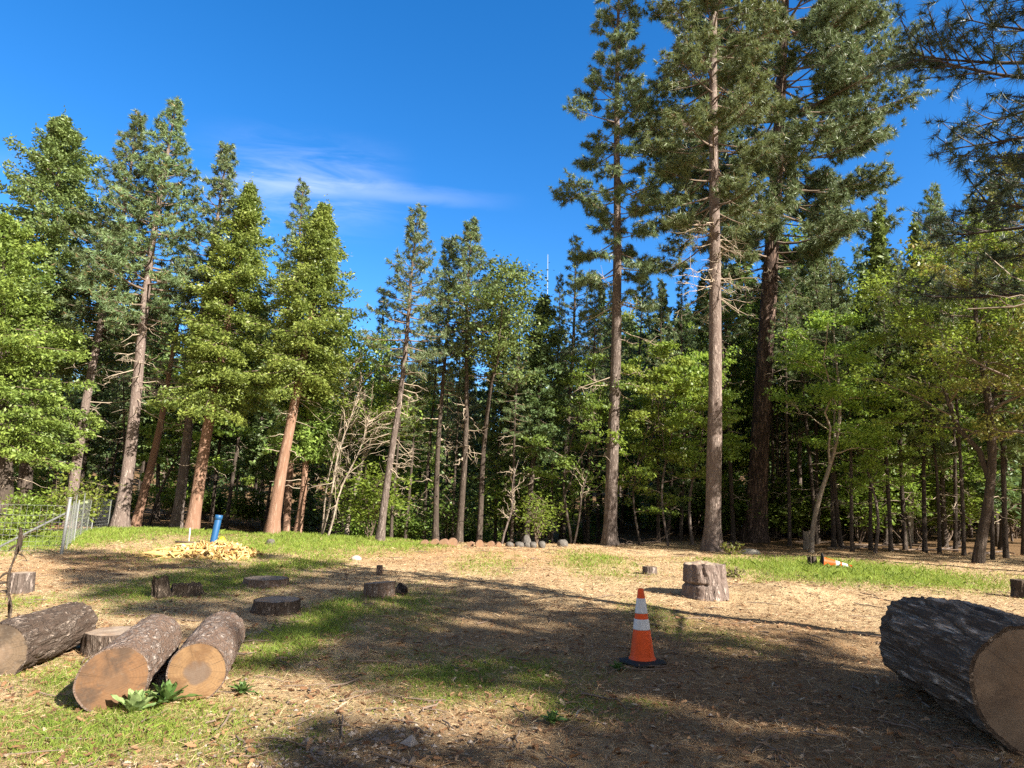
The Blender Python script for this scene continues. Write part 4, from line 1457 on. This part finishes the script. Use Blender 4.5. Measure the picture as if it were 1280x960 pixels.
def chip_pile():
    rng = np.random.default_rng(9)
    a, b_ = at(165, 700), at(305, 700)
    c = at(235, 699)
    c[1] += .9
    hw = (b_[0] - a[0]) / 2 * 1.03
    rt = thing('wood_chip_pile', 'low heap of fresh yellow wood chips and split pieces near the blue pipe', 'wood pile', (c[0], c[1], gz(c[0], c[1])), None, lean_quat((0, 0, 1)))
    mb = MB()
    nr, na = 12, 40
    V = [[0, 0, .2]]
    ring = []
    hz = lambda x, y: 1.0 * (.30 * np.exp(-((x - .55) / .75) ** 2 - (y / .55) ** 2) + .2 * np.exp(-((x + .5) / .8) ** 2 - (y / .5) ** 2))
    g_ = np.linspace(-1, 1, 40)
    X, Y = np.meshgrid(g_ * hw, g_ * .95, indexing='ij')
    Z = hz(X, Y) + (fbm(p3(X * 5, Y * 5, 1), 3) - .5) * .08 - .06
    idx = np.arange(1600).reshape(40, 40)
    mb.add(np.stack([X, Y, Z], -1).reshape(-1, 3), np.stack([idx[:-1, :-1], idx[1:, :-1], idx[1:, 1:], idx[:-1, 1:]], -1).reshape(-1, 4))
    mb.build('heap', M['chip'], rt)
    mb = MB()
    n = 900
    for i in range(n):
        x = rng.normal(.5, .48) if rng.uniform() < .75 else rng.uniform(-hw, hw)
        y = rng.normal(0, .38)
        if abs(x) > hw * 1.05 or abs(y) > .95:
            continue
        z = float(hz(x, y)) + rng.uniform(-.02, .06) - .01
        ax = rvec(rng, 3)
        q, _ = np.linalg.qr(ax)
        s = rng.uniform(.35, 1.5)
        add_box(mb, (x, y, z), (.15 * s, .05 * s * rng.uniform(.5, 1.2), .018 * s), 0, q)
    o = mb.build('chips', M['chips'], rt, smooth=False)
    tag(o, kind='stuff')
    # long split pieces on the left part
    mb_all = []
    for i in range(34):
        x = rng.uniform(-hw * 1.15, .25)
        y = rng.uniform(-.6, .5)
        z = float(hz(x, y)) + .02
        L = rng.uniform(.5, 1.15)
        ang = rng.normal(.25, .35)
        P = np.array([x, y, z]) + np.linspace(-.5, .5, 4)[:, None] * L * np.array([math.cos(ang), math.sin(ang) * .6, .18 * rng.normal(.6, .5)])
        mb = MB()
        add_tube(mb, P + rng.normal(0, .01, (4, 3)), np.array([.02, .035, .035, .018]) * rng.uniform(.7, 1.3), 5)
        mb.build('split_piece', M['chips'], rt, smooth=False)


chip_pile()

# ------------------------------------------------------------------ fence
M['galv'] = plain('galvanised_metal', (0.26, 0.265, 0.26), .6, .4, .25)
M['post_green'] = plain('weathered_post', (0.13, 0.135, 0.115), .7, .2, .3)
M['wire'] = plain('fence_wire', (0.27, 0.28, 0.28), .6, .4, .1)


def fence():
    c = at_dist(84, 17.6)[:2]
    runs = [np.array([c, [c[0] - 11, 17.2]]), np.array([c, [-14.1, 22.2], [-16.4, 26.8], [-17.6, 31.0]])]
    rt = thing('wire_fence', 'see through wire fence on metal posts round the grass at the left edge', 'fence', (c[0], c[1], gz(*c)))
    base = np.array([c[0], c[1], gz(*c)])

    def post(x, y, h=1.3, r=.028, m_='post_green', lean=0.0):
        mb = MB()
        z = gz(x, y)
        P = np.array([[x, y, z - .3], [x + lean * .5, y, z + h * .5], [x + lean, y, z + h]]) - base
        add_tube(mb, P, r, 8)
        add_box(mb, P[2] + np.array([0, 0, .004]), (r * 2.3, r * 2.3, .02))
        mb.build('post', M[m_], rt)
    post(*c, 1.42, .04, 'galv', .03)
    for d in (2.4, 4.8, 7.2, 9.6):
        post(c[0] - d, 17.6 - .04 * d)
    pts = runs[1]
    for i in range(len(pts) - 1):
        n = (3, 3, 2)[i]
        for t in range(n):
            if i == 0 and t == 0:
                continue
            q = pts[i] + (pts[i + 1] - pts[i]) * t / n
            post(q[0], q[1], 1.32 + .15 * ((t * 7 + i) % 3 - 1), .021, 'galv' if t % 3 == 0 else 'post_green', .04 * ((t * 5 + i) % 3 - 1))
    zs = [.08, .2, .32, .45, .6, .78, .98, 1.22]
    for run in runs:
        mb = MB()
        seg = [np.linalg.norm(run[i + 1] - run[i]) for i in range(len(run) - 1)]
        P2 = []
        for i, s in enumerate(seg):
            n = max(2, int(s / .5))
            P2 += [run[i] + (run[i + 1] - run[i]) * t / n for t in range(n)]
        P2 = np.array(P2 + [run[-1]])
        gz_ = np.array([gz(*q) for q in P2])
        for z in zs:
            sag = .015 * np.sin(np.arange(len(P2)) * 1.3 + z * 9)
            add_tube(mb, np.column_stack([P2, gz_ + z + sag]) - base, .0042, 3, cap=False)
        tot = sum(seg)
        for s in np.arange(0, tot, .17):
            acc = 0
            for i, L in enumerate(seg):
                if s <= acc + L:
                    q = run[i] + (run[i + 1] - run[i]) * (s - acc) / L
                    break
                acc += L
            g_ = gz(*q)
            add_tube(mb, np.array([[q[0], q[1], g_ + .06], [q[0], q[1], g_ + 1.22]]) - base, .0026, 3, cap=False)
        mb.build('wire_mesh', M['wire'], rt)
    mb = MB()
    add_tube(mb, np.array([[c[0], c[1] + .03, base[2] + 1.05], [c[0] - 1.7, c[1] + .1, base[2] + .12]]) - base, .03, 8)
    mb.build('brace', M['galv'], rt)


fence()


# dry stalk at the left edge
def stalk():
    p = at(6, 787)
    tp = CAM + px_dir(23, 660) * (p[1] / px_dir(23, 660)[1])
    rt = thing('dry_stalk', 'tall dead brown weed stalk with drooping withered leaves at the left edge', 'dead plant', p)
    h = tp - p
    rng = np.random.default_rng(3)
    t = np.linspace(0, 1, 12)[:, None]
    P = t * h + np.hstack([.03 * np.sin(t * 9), .02 * np.cos(t * 7), np.zeros_like(t)])
    mb = MB()
    V, F = tube(P, np.linspace(.022, .009, 12) * (1 + .35 * rng.uniform(-1, 1, 12)), 8)
    mb.add(V, F)
    mb.build('stem', M['rot_wood'], rt)
    top = MB()
    add_tube(top, P[-4:] + np.array([0, 0, .01]), [.02, .03, .026, .012], 8)
    top.build('seed_head', M['rot_wood'], rt)
    for i in range(8):
        q = P[int(rng.integers(3, 10))]
        a = rng.uniform(0, 6.28)
        Q = curve(q, nrm(np.array([math.cos(a), math.sin(a), .35])), rng.uniform(.10, .2), -2.6, 7)
        mb = MB()
        w = np.array([.006, .011, .014, .015, .012, .008, .002])
        side = np.cross(nrm(np.gradient(Q, axis=0)), rvec(rng, 1)[0])
        V = np.stack([Q - nrm(side) * w[:, None], Q + nrm(side) * w[:, None]], 1).reshape(-1, 3)
        mb.add(V, [[2 * j, 2 * j + 1, 2 * j + 3, 2 * j + 2] for j in range(6)])
        o = mb.build('withered_leaf', M['rot_wood'], rt)
        md = o.modifiers.new('thick', 'SOLIDIFY'); md.thickness = .006


stalk()

# ------------------------------------------------------------------ rounds of firewood and rocks along the far edge
M['rock'] = bark_mat('grey_rock', (0.17, 0.15, 0.13), (0.25, 0.225, 0.20), (0.09, 0.08, 0.07), 6, 6, .4)
M['rock_pale'] = plain('pale_rock', (0.36, 0.32, 0.26), .9, var=.35)
M['cut_round'] = endgrain_mat('firewood_end', .16, (0.18, 0.10, 0.055), .4, (0.28, 0.175, 0.105), (0.19, 0.11, 0.06), .6)


def small_log(x, y, r, L, yaw, seed, label, group, m_bark, m_face):
    z = gz(x, y, r * .6)
    A_ = np.array([x, y, z])
    d = np.array([math.sin(yaw), math.cos(yaw), 0])
    rt = thing('firewood_round', label, 'log', A_, group, lean_quat(d))
    rf = lambda TH, zz: r * (1 + .14 * (fbm(np.stack([np.cos(TH) * 1.5 + seed, np.sin(TH) * 1.5, zz * 3], -1), 3) - .5))
    mb = MB()
    V = bark_surface(mb, rf, lambda TH: TH * 0, lambda TH: TH * 0 + L, 6, 24)
    end_lip(mb, V[0], lambda a, b: np.zeros(np.shape(a)), .92)
    end_lip(mb, V[-1], lambda a, b: np.full(np.shape(a), L), .92, True)
    mb.build('bark', m_bark, rt)
    fm = MB()
    end_disc(fm, V[0], lambda a, b: np.zeros(np.shape(a)), .92, 5, flip=True)
    fm.build('cut_face', m_face, rt)


for i, (px, w) in enumerate([(532, 10), (545, 8), (556, 11), (567, 11), (589, 9), (601, 10), (614, 9), (625, 9)]):
    y = 25.3 + .25 * math.sin(i * 2.1)
    q = at_dist(px, y)
    small_log(q[0], q[1], w / 2 * y / 830 * (.85, 1.15, .95, 1.1, .8, 1.0, .9, .75)[i], .4, .12 * math.sin(i * 3.3), i, 'short orange brown log round in the row along the far edge of the clearing', 'log rounds along the far edge', M['bark_red'], M['cut_round'])


def rock(name, label, loc, s, seed, m_, group=None, rot=0.0):
    n, k = 14, 20
    th = np.linspace(0, math.pi, n)
    V = np.array([[math.sin(t) * math.cos(a), math.sin(t) * math.sin(a), math.cos(t)] for t in th for a in np.arange(k) * 2 * math.pi / k])
    d = .72 + .6 * (fbm(V * 1.3 + seed * 5.1, 3)) 
    V = V * d[:, None]
    V = np.sign(V) * np.abs(V) ** .8 * np.array(s)
    i = np.arange(n - 1)[:, None] * k + np.arange(k)[None]
    j = np.arange(n - 1)[:, None] * k + (np.arange(k)[None] + 1) % k
    mb = MB()
    mb.add(V, np.stack([i, i + k, j + k, j], -1).reshape(-1, 4))
    o = mb.build(name, m_)
    o.location = (loc[0], loc[1], gz(loc[0], loc[1], s[2] * .4))
    o.rotation_euler = (0, 0, rot)
    return tag(o, label, 'rock', group)


for i, (px, w, h) in enumerate([(638, 10, .13), (650, 12, .14), (660, 9, .13), (667, 9, .15), (678, 9, .17)]):
    q = at_dist(px, 25.8)
    rock('rock', 'grey rock in the row right of the orange log rounds at the far edge', q, (w / 2 * 25.8 / 830, .2, h), i + 1, M['rock'], 'grey rocks along the far edge')
q = at_dist(659, 26.5)
rock('rock', 'grey rock perched behind the row of rocks at the far edge', (q[0], q[1]), (.16, .15, .3), 9, M['rock'])
q = at(445, 700)
rock('rock', 'small white rock on the straw near the far left edge of the clearing', q, (.13, .11, .08), 11, M['rock_pale'])
q = at(202 + 136, 681)
rock('rock', 'small grey rock in the far grass right of the wood chip pile', q, (.13, .1, .12), 12, M['rock'])
q = at_dist(936, 25.0)
rock('rock', 'long pale rock lying at the foot of the thickest pine', q, (.34, .16, .15), 13, M['rock_pale'], rot=-.5)
q = at(702, 681)
rock('rock', 'grey rock beside the foot of the leftmost big pine', at_dist(704, 26.6), (.22, .2, .2), 14, M['rock'])

# thin mast far beyond the trees
p = at_dist(681, 300)
mb = MB()
zt = CAM_Z + (px_dir(678, 318) * (300 / px_dir(678, 318)[1]))[2]
add_tube(mb, np.array([[0, 0, 0], [-.3, 0, (zt - p[2]) * .6], [-.6, 0, zt - p[2]]]), [.17, .14, .09], 6)
o = mb.build('radio_mast', plain('mast_metal', (0.42, 0.44, 0.46), .6, .1))
o.location = Vector(p)
tag(o, 'thin pale mast rising above the treetops left of the big pines', 'mast')


# ------------------------------------------------------------------ dead leaning stems left of centre
def bare_tree(name, label, base, top, r0, seed, m_='bark_pale', nb=26, L=1.3):
    b = at_dist(*base)
    d = px_dir(*top)
    tp = CAM + d * (b[1] / d[1])
    rt = thing(name, label, 'dead tree', b)
    rng = np.random.default_rng(seed)
    ax = tp - b
    t = np.linspace(0, 1, 12)[:, None]
    P = t * ax + np.hstack([.12 * np.sin(t * 7 + seed), .1 * np.cos(t * 5 + seed), np.zeros_like(t)]) * np.sin(t * 3.14)
    tb = MB()
    V, F = tube(P - np.array([0, 0, .2]) * (1 - t), np.linspace(r0, .012, 12), 8)
    tb.add(V, F)
    bb = MB()
    for i in range(nb):
        u = rng.uniform(.25, .98)
        q = np.array([np.interp(u * 11, range(12), P[:, c]) for c in range(3)])
        d0 = nrm(nrm(ax) * .8 + rng.normal(0, .55, 3))
        Lb = L * rng.uniform(.35, 1.1)
        Q = curve(q, d0, Lb, rng.uniform(-.5, .5), 6) + np.vstack([np.zeros(3), rng.normal(0, .04, (5, 3))])
        add_tube(bb, Q, np.linspace(r0 * .3, .004, 6), 4, cap=False)
        for s in range(4):
            k_ = int(rng.integers(2, 6))
            add_tube(bb, curve(Q[k_], nrm(d0 + rng.normal(0, .7, 3)), Lb * rng.uniform(.2, .5), rng.uniform(-.6, .4), 4), np.linspace(.010, .004, 4), 3, cap=False)
    tb.merge(bb, 1)
    tb.build('trunk', [M[m_], M['dead_twig']], rt)


bare_tree('dead_tree', 'bare pale dead stem, longest of the leaning bundle left of the slender pine', (402, 28.0), (452, 470), .06, 1)
bare_tree('dead_tree', 'bare pale dead stem leaning out furthest right from the leaning bundle', (410, 27.6), (462, 520), .05, 2, L=1.5)
bare_tree('dead_tree', 'upright thin dead stem at the left of the leaning bundle', (404, 28.6), (434, 452), .04, 3)
bare_tree('dead_tree', 'brownish dead stem with tangled twigs inside the leaning bundle', (412, 29.0), (448, 500), .045, 4, 'bark_dark', 34, 1.0)
bare_tree('dead_tree', 'crooked pale bare trunk in the gap right of the row of grey rocks', (628, 28.0), (648, 575), .05, 5, 'bark_pine', 14, L=.7)
bare_tree('dead_tree', 'dark bare stem leaning across the gap left of the leftmost big pine', (716, 28.5), (752, 520), .05, 8, 'bark_dark', 12, .9)

# fallen branches in the right hand wood
rngb = np.random.default_rng(21)
FB = [(1085, 31, 2.8, .2), (1150, 30, 3.4, -.1), (1185, 32, 2.4, .5), (1110, 33, 3.6, .05), (950, 35, 2.4, .1), (1020, 33, 2.0, -.3), (1235, 29, 2.6, .3), (1060, 29.5, 1.8, -.4), (905, 31, 1.8, .2), (800, 30, 2.0, .1)]
for i, (px, d, L, yaw) in enumerate(FB):
    q = at_dist(px, d)
    mb = MB()
    t = np.linspace(-.5, .5, 8)
    P = np.stack([t * L * math.cos(yaw), t * L * math.sin(yaw), np.array([gz(q[0] + a * L * math.cos(yaw), q[1] + a * L * math.sin(yaw)) for a in t]) - q[2] + .06 + .05 * np.sin(t * 5)], -1)
    add_tube(mb, P, np.linspace(.05, .02, 8), 7)
    for s in range(6):
        k_ = int(rngb.integers(1, 8))
        add_tube(mb, curve(P[k_], nrm(rngb.normal(0, 1, 3) * np.array([1, .6, .5]) + np.array([0, 0, .5])), rngb.uniform(.3, .9), rngb.uniform(-.6, .3), 4), np.linspace(.02, .005, 4), 4, cap=False)
    o = mb.build('fallen_branch', M['bark_pine'] if i % 2 == 0 else M['twig'])
    o.location = Vector(q)
    tag(o, 'fallen branch lying on the shaded floor of the right hand wood', 'branch', 'fallen branches in the wood')


# ------------------------------------------------------------------ plants
def rosette(name, label, loc, n, L, wd, m_, seed, rise=.9, bend=-.75):
    rt = thing(name, label, 'plant', loc)
    rng = np.random.default_rng(seed)
    for i in range(n):
        a = i * 2.4 + rng.uniform(-.3, .3)
        u = i / n
        l = L * (1.05 - .45 * u) * rng.uniform(.85, 1.1)
        el = rise * (.35 + .9 * u)
        d0 = np.array([math.cos(a) * math.cos(el), math.sin(a) * math.cos(el), math.sin(el)])
        P = curve(np.zeros(3), d0, l, bend + .3 * u, 9)
        t = np.linspace(0, 1, 9)
        w = wd * np.sin(np.clip(t * .93 + .07, 0, 1) ** .85 * math.pi) ** .8 + .003
        side = np.array([-math.sin(a), math.cos(a), 0])
        up = np.cross(side, nrm(np.gradient(P, axis=0))) 
        V = np.stack([P - side * w[:, None] + np.array([0, 0, .35]) * w[:, None] * 1, P - side * w[:, None] * .5 + np.array([0, 0, .08]) * w[:, None], P, P + side * w[:, None] * .5 + np.array([0, 0, .08]) * w[:, None], P + side * w[:, None] + np.array([0, 0, .35]) * w[:, None]], 1)
        V += rng.normal(0, .004, V.shape)
        mb = MB()
        idx = np.arange(45).reshape(9, 5)
        mb.add(V.reshape(-1, 3), np.stack([idx[:-1, :-1], idx[1:, :-1], idx[1:, 1:], idx[:-1, 1:]], -1).reshape(-1, 4))
        mb.build('leaf', m_, rt)
    return rt


M['mullein'] = leaf_mat('felted_pale_leaf', (0.17, 0.25, 0.085), (0.26, 0.345, 0.13), .3, (0.32, 0.42, 0.1), rough=.8, cl=14)
M['weed'] = leaf_mat('dark_weed_leaf', (0.06, 0.115, 0.03), (0.12, 0.19, 0.05), .3, (0.16, 0.26, 0.05), cl=12)
p = at(168, 892)
rosette('mullein_plant', 'pale green rosette plant with broad felted leaves before the orange log end', p, 18, .22, .036, M['mullein'], 4, 1.35, -.35)
p = at(207, 880)
rosette('weed_plant', 'dark green weed in the gap between the middle and golden ended logs', p, 20, .24, .03, M['weed'], 5, 1.2, -.5)
for px, py, s, lb in ((772, 838, .12, 'small pale green weed sprouting left of the upright cone'), (303, 868, .14, 'small dark weed at the lower right of the golden ended log'), (690, 905, .13, 'small upright weed in the shaded foreground below the cone')):
    rosette('weed_plant', lb, at(px, py), 14, s, s * .14, M['weed'], px, 1.3)

r_ = thing('shrub', 'pale yellow green bush behind the corner of the wire fence', 'shrub', at_dist(98, 25.5))
shrub(r_, 1.9, .7, 301, n=1100, size=.075, m_leaf='leaf_yellow', stems=10)
r_ = thing('shrub', 'low yellow flowering bush inside the wire fence', 'shrub', at_dist(28, 21.5))
shrub(r_, 1.1, 1.7, 302, n=1900, size=.06, m_leaf='leaf_yellow', stems=14)
r_ = thing('shrub', 'leafy green bush at the foot of the leftmost trees behind the fence', 'shrub', at_dist(45, 26))
shrub(r_, 1.7, 1.2, 303, n=2000, size=.07, m_leaf='leaf', stems=12)
r_ = thing('shrub', 'dry brown tuft beside the long pale rock', 'shrub', at_dist(915, 24.4))
shrub(r_, .5, .5, 304, n=400, size=.05, m_leaf='leaf_olive', stems=12)
r_ = thing('shrub', 'bright green bushy sapling in the gap left of the leftmost big pine', 'shrub', at_dist(672, 28.5))
shrub(r_, 2.1, .8, 305, n=1000, size=.07, m_leaf='leaf', stems=9)
r_ = thing('shrub', 'small brown dead brush beside the notched stump', 'shrub', at(918, 722))
shrub(r_, .28, .3, 306, n=120, size=.04, m_leaf='leaf_olive', stems=12)


# ------------------------------------------------------------------ ground cover
def cover():
    rng = np.random.default_rng(99)

    def polar(n, r0, r1, amax=.80):
        r = r0 * np.exp(rng.uniform(0, math.log(r1 / r0), n))
        t = rng.uniform(-amax, amax, n)
        return r * t, r * np.ones(n)

    def grass_mat(name, c1, c2):
        return leaf_mat(name, c1, c2, .4, tuple(np.array(c2) * 1.3), rough=.6, cl=1.5)

    # green grass
    x, y = polar(480000, 2.8, 34)
    g = green_at(x, y)
    keep = rng.uniform(0, 1, len(x)) < np.clip(g * 1.5, 0, 1)
    x, y, g = x[keep], y[keep], g[keep]
    n = len(x)
    tall = .6 + .9 * sstep(8, 20, y) + .5 * field([blob(320, 750, 430, 835, 1.0), blob(930, 703, 1190, 735, 1.0)], x, y)
    h = rng.uniform(.03, .10, n) * tall * (.6 + .7 * g)
    w = np.maximum(.0022, .00034 * y) * rng.uniform(.7, 1.4, n)
    z = H(x, y) - .01
    a = rng.uniform(0, 6.28, n)
    s = np.stack([np.cos(a), np.sin(a), 0 * a], -1) * w[:, None]
    ln = rng.normal(0, .45, (n, 2)) * h[:, None]
    B0 = np.stack([x, y, z], -1)
    mid = B0 + np.column_stack([ln * .35, h * .6])
    tip = B0 + np.column_stack([ln * 1.2, h * .98])
    V = np.stack([B0 - s, B0 + s, mid + s * .8, tip, mid - s * .8], 1).reshape(-1, 3)
    mb = MB()
    mb.add(V, np.arange(n * 5).reshape(-1, 5))
    tag(mb.build('grass', grass_mat('green_grass', (0.10, 0.15, 0.025), (0.27, 0.33, 0.05)), smooth=False), kind='stuff')
    print('grass', n)

    # dry straw and needles lying about
    x, y = polar(210000, 2.8, 30)
    e = edge_y(x)
    gv = field(GRAVEL, x, y)
    keep = rng.uniform(0, 1, len(x)) < (1 - .5 * gv) * .9
    x, y = x[keep], y[keep]
    n = len(x)
    L = rng.uniform(.03, .10, n) * (1 + .03 * y)
    w = np.maximum(.0009, .0002 * y) * rng.uniform(.6, 1.3, n)
    a = rng.uniform(0, 6.28, n)
    el = np.abs(rng.normal(0, .22, n))
    z = H(x, y) + rng.uniform(.0, .02, n)
    d = np.stack([np.cos(a) * np.cos(el), np.sin(a) * np.cos(el), np.sin(el)], -1) * L[:, None]
    s = np.stack([-np.sin(a), np.cos(a), rng.normal(0, .5, n)], -1) * w[:, None]
    B0 = np.stack([x, y, z], -1)
    bow = rng.normal(0, .12, (n, 1)) * np.stack([-np.sin(a), np.cos(a), 0 * a + .3], -1) * L[:, None]
    V = np.stack([B0 - s, B0 + s, B0 + d * .5 + bow + s, B0 + d, B0 + d * .5 + bow - s], 1).reshape(-1, 3)
    mb = MB()
    mb.add(V, np.arange(n * 5).reshape(-1, 5))
    m_, k, b, _ = mat('dry_straw')
    geo = k.n.new('ShaderNodeNewGeometry')
    c = k.ramp(geo.outputs['Random Per Island'], [(0, (0.08, 0.038, 0.018)), (.4, (0.20, 0.095, 0.038)), (.75, (0.36, 0.24, 0.13)), (1, (0.56, 0.43, 0.26))])
    k.l.new(c, b.inputs['Base Color'])
    tag(mb.build('straw', m_, smooth=False), kind='stuff')

    # fallen leaves
    x, y = polar(11000, 2.8, 24)
    n = len(x)
    s = rng.uniform(.013, .036, (n, 1)) * (1 + .02 * y[:, None])
    a = rng.uniform(0, 6.28, n)
    d = np.stack([np.cos(a), np.sin(a), rng.normal(0, .25, n)], -1)
    nor = nrm(np.array([0, 0, 1.0]) + rng.normal(0, .4, (n, 3)))
    b_ = nrm(np.cross(d, nor))
    C = np.stack([x, y, H(x, y) + rng.uniform(.004, .03, n)], -1)
    # lobed oak-like outline folded along the midrib
    prof = [(-1, .08), (-.6, .38), (-.4, .2), (-.05, .52), (.15, .26), (.5, .42), (.7, .2), (1, 0)]
    pts = [(t, w_) for t, w_ in prof] + [(t, -w_) for t, w_ in prof[-2::-1]]
    V = np.stack([C + d * s * t + b_ * s * w_ + nor * s * abs(w_) * .5 for t, w_ in pts], 1)
    m0 = C - d * s * .2
    k_ = len(pts)
    V = V.reshape(-1, 3)
    mb = MB()
    mb.add(V, np.arange(n * k_).reshape(-1, k_))
    m_, k, b, _ = mat('dead_leaves')
    geo = k.n.new('ShaderNodeNewGeometry')
    c = k.ramp(geo.outputs['Random Per Island'], [(0, (0.08, 0.04, 0.02)), (.5, (0.18, 0.09, 0.042)), (.88, (0.30, 0.18, 0.095)), (1, (0.44, 0.34, 0.23))])
    k.l.new(c, b.inputs['Base Color'])
    tag(mb.build('leaf_litter', m_, smooth=False), kind='stuff')

    # twigs
    x, y = polar(700, 2.8, 27)
    mb = MB()
    for i in range(len(x)):
        L = rng.uniform(.08, .4) * (1 + .03 * y[i])
        a = rng.uniform(0, 6.28)
        t = np.linspace(-.5, .5, 5)
        P = np.stack([x[i] + t * L * math.cos(a) + rng.normal(0, .012, 5), y[i] + t * L * math.sin(a) + rng.normal(0, .012, 5), np.zeros(5)], -1)
        P[:, 2] = H(P[:, 0], P[:, 1]) + .012 + rng.uniform(0, .02, 5)
        add_tube(mb, P, np.array([.7, 1, 1, .8, .5]) * rng.uniform(.003, .008) * (1 + .03 * y[i]), 4, cap=False)
    tag(mb.build('twig_litter', M['twig']), kind='stuff')

    # pebbles in the foreground
    x, y = polar(60000, 2.8, 9)
    gv = field(GRAVEL, x, y)
    keep = rng.uniform(0, 1, len(x)) < gv ** 2 * .55 + .012
    x, y = x[keep], y[keep]
    n = len(x)
    s = rng.lognormal(math.log(.010), .45, (n, 1, 1))
    O = np.array([[1, 0, 0], [0, 1, 0], [-1, 0, 0], [0, -1, 0], [0, 0, .7], [0, 0, -.6]])[None] * (1 + rng.uniform(-.35, .35, (n, 6, 3)))
    a = rng.uniform(0, 6.28, n)
    ca, sa = np.cos(a)[:, None], np.sin(a)[:, None]
    O2 = np.stack([O[..., 0] * ca - O[..., 1] * sa, O[..., 0] * sa + O[..., 1] * ca, O[..., 2]], -1) * s
    V = (O2 + np.stack([x, y, H(x, y) + .004], -1)[:, None]).reshape(-1, 3)
    f = np.array([[0, 1, 4], [1, 2, 4], [2, 3, 4], [3, 0, 4], [1, 0, 5], [2, 1, 5], [3, 2, 5], [0, 3, 5]])
    F = (np.arange(n)[:, None, None] * 6 + f[None]).reshape(-1, 3)
    mb = MB()
    mb.add(V, F)
    m_, k, b, _ = mat('pebbles')
    geo = k.n.new('ShaderNodeNewGeometry')
    c = k.ramp(geo.outputs['Random Per Island'], [(0, (0.09, 0.065, 0.05)), (.6, (0.17, 0.135, 0.11)), (1, (0.33, 0.28, 0.24))])
    k.l.new(c, b.inputs['Base Color'])
    tag(mb.build('gravel', m_, smooth=False), kind='stuff')


cover()
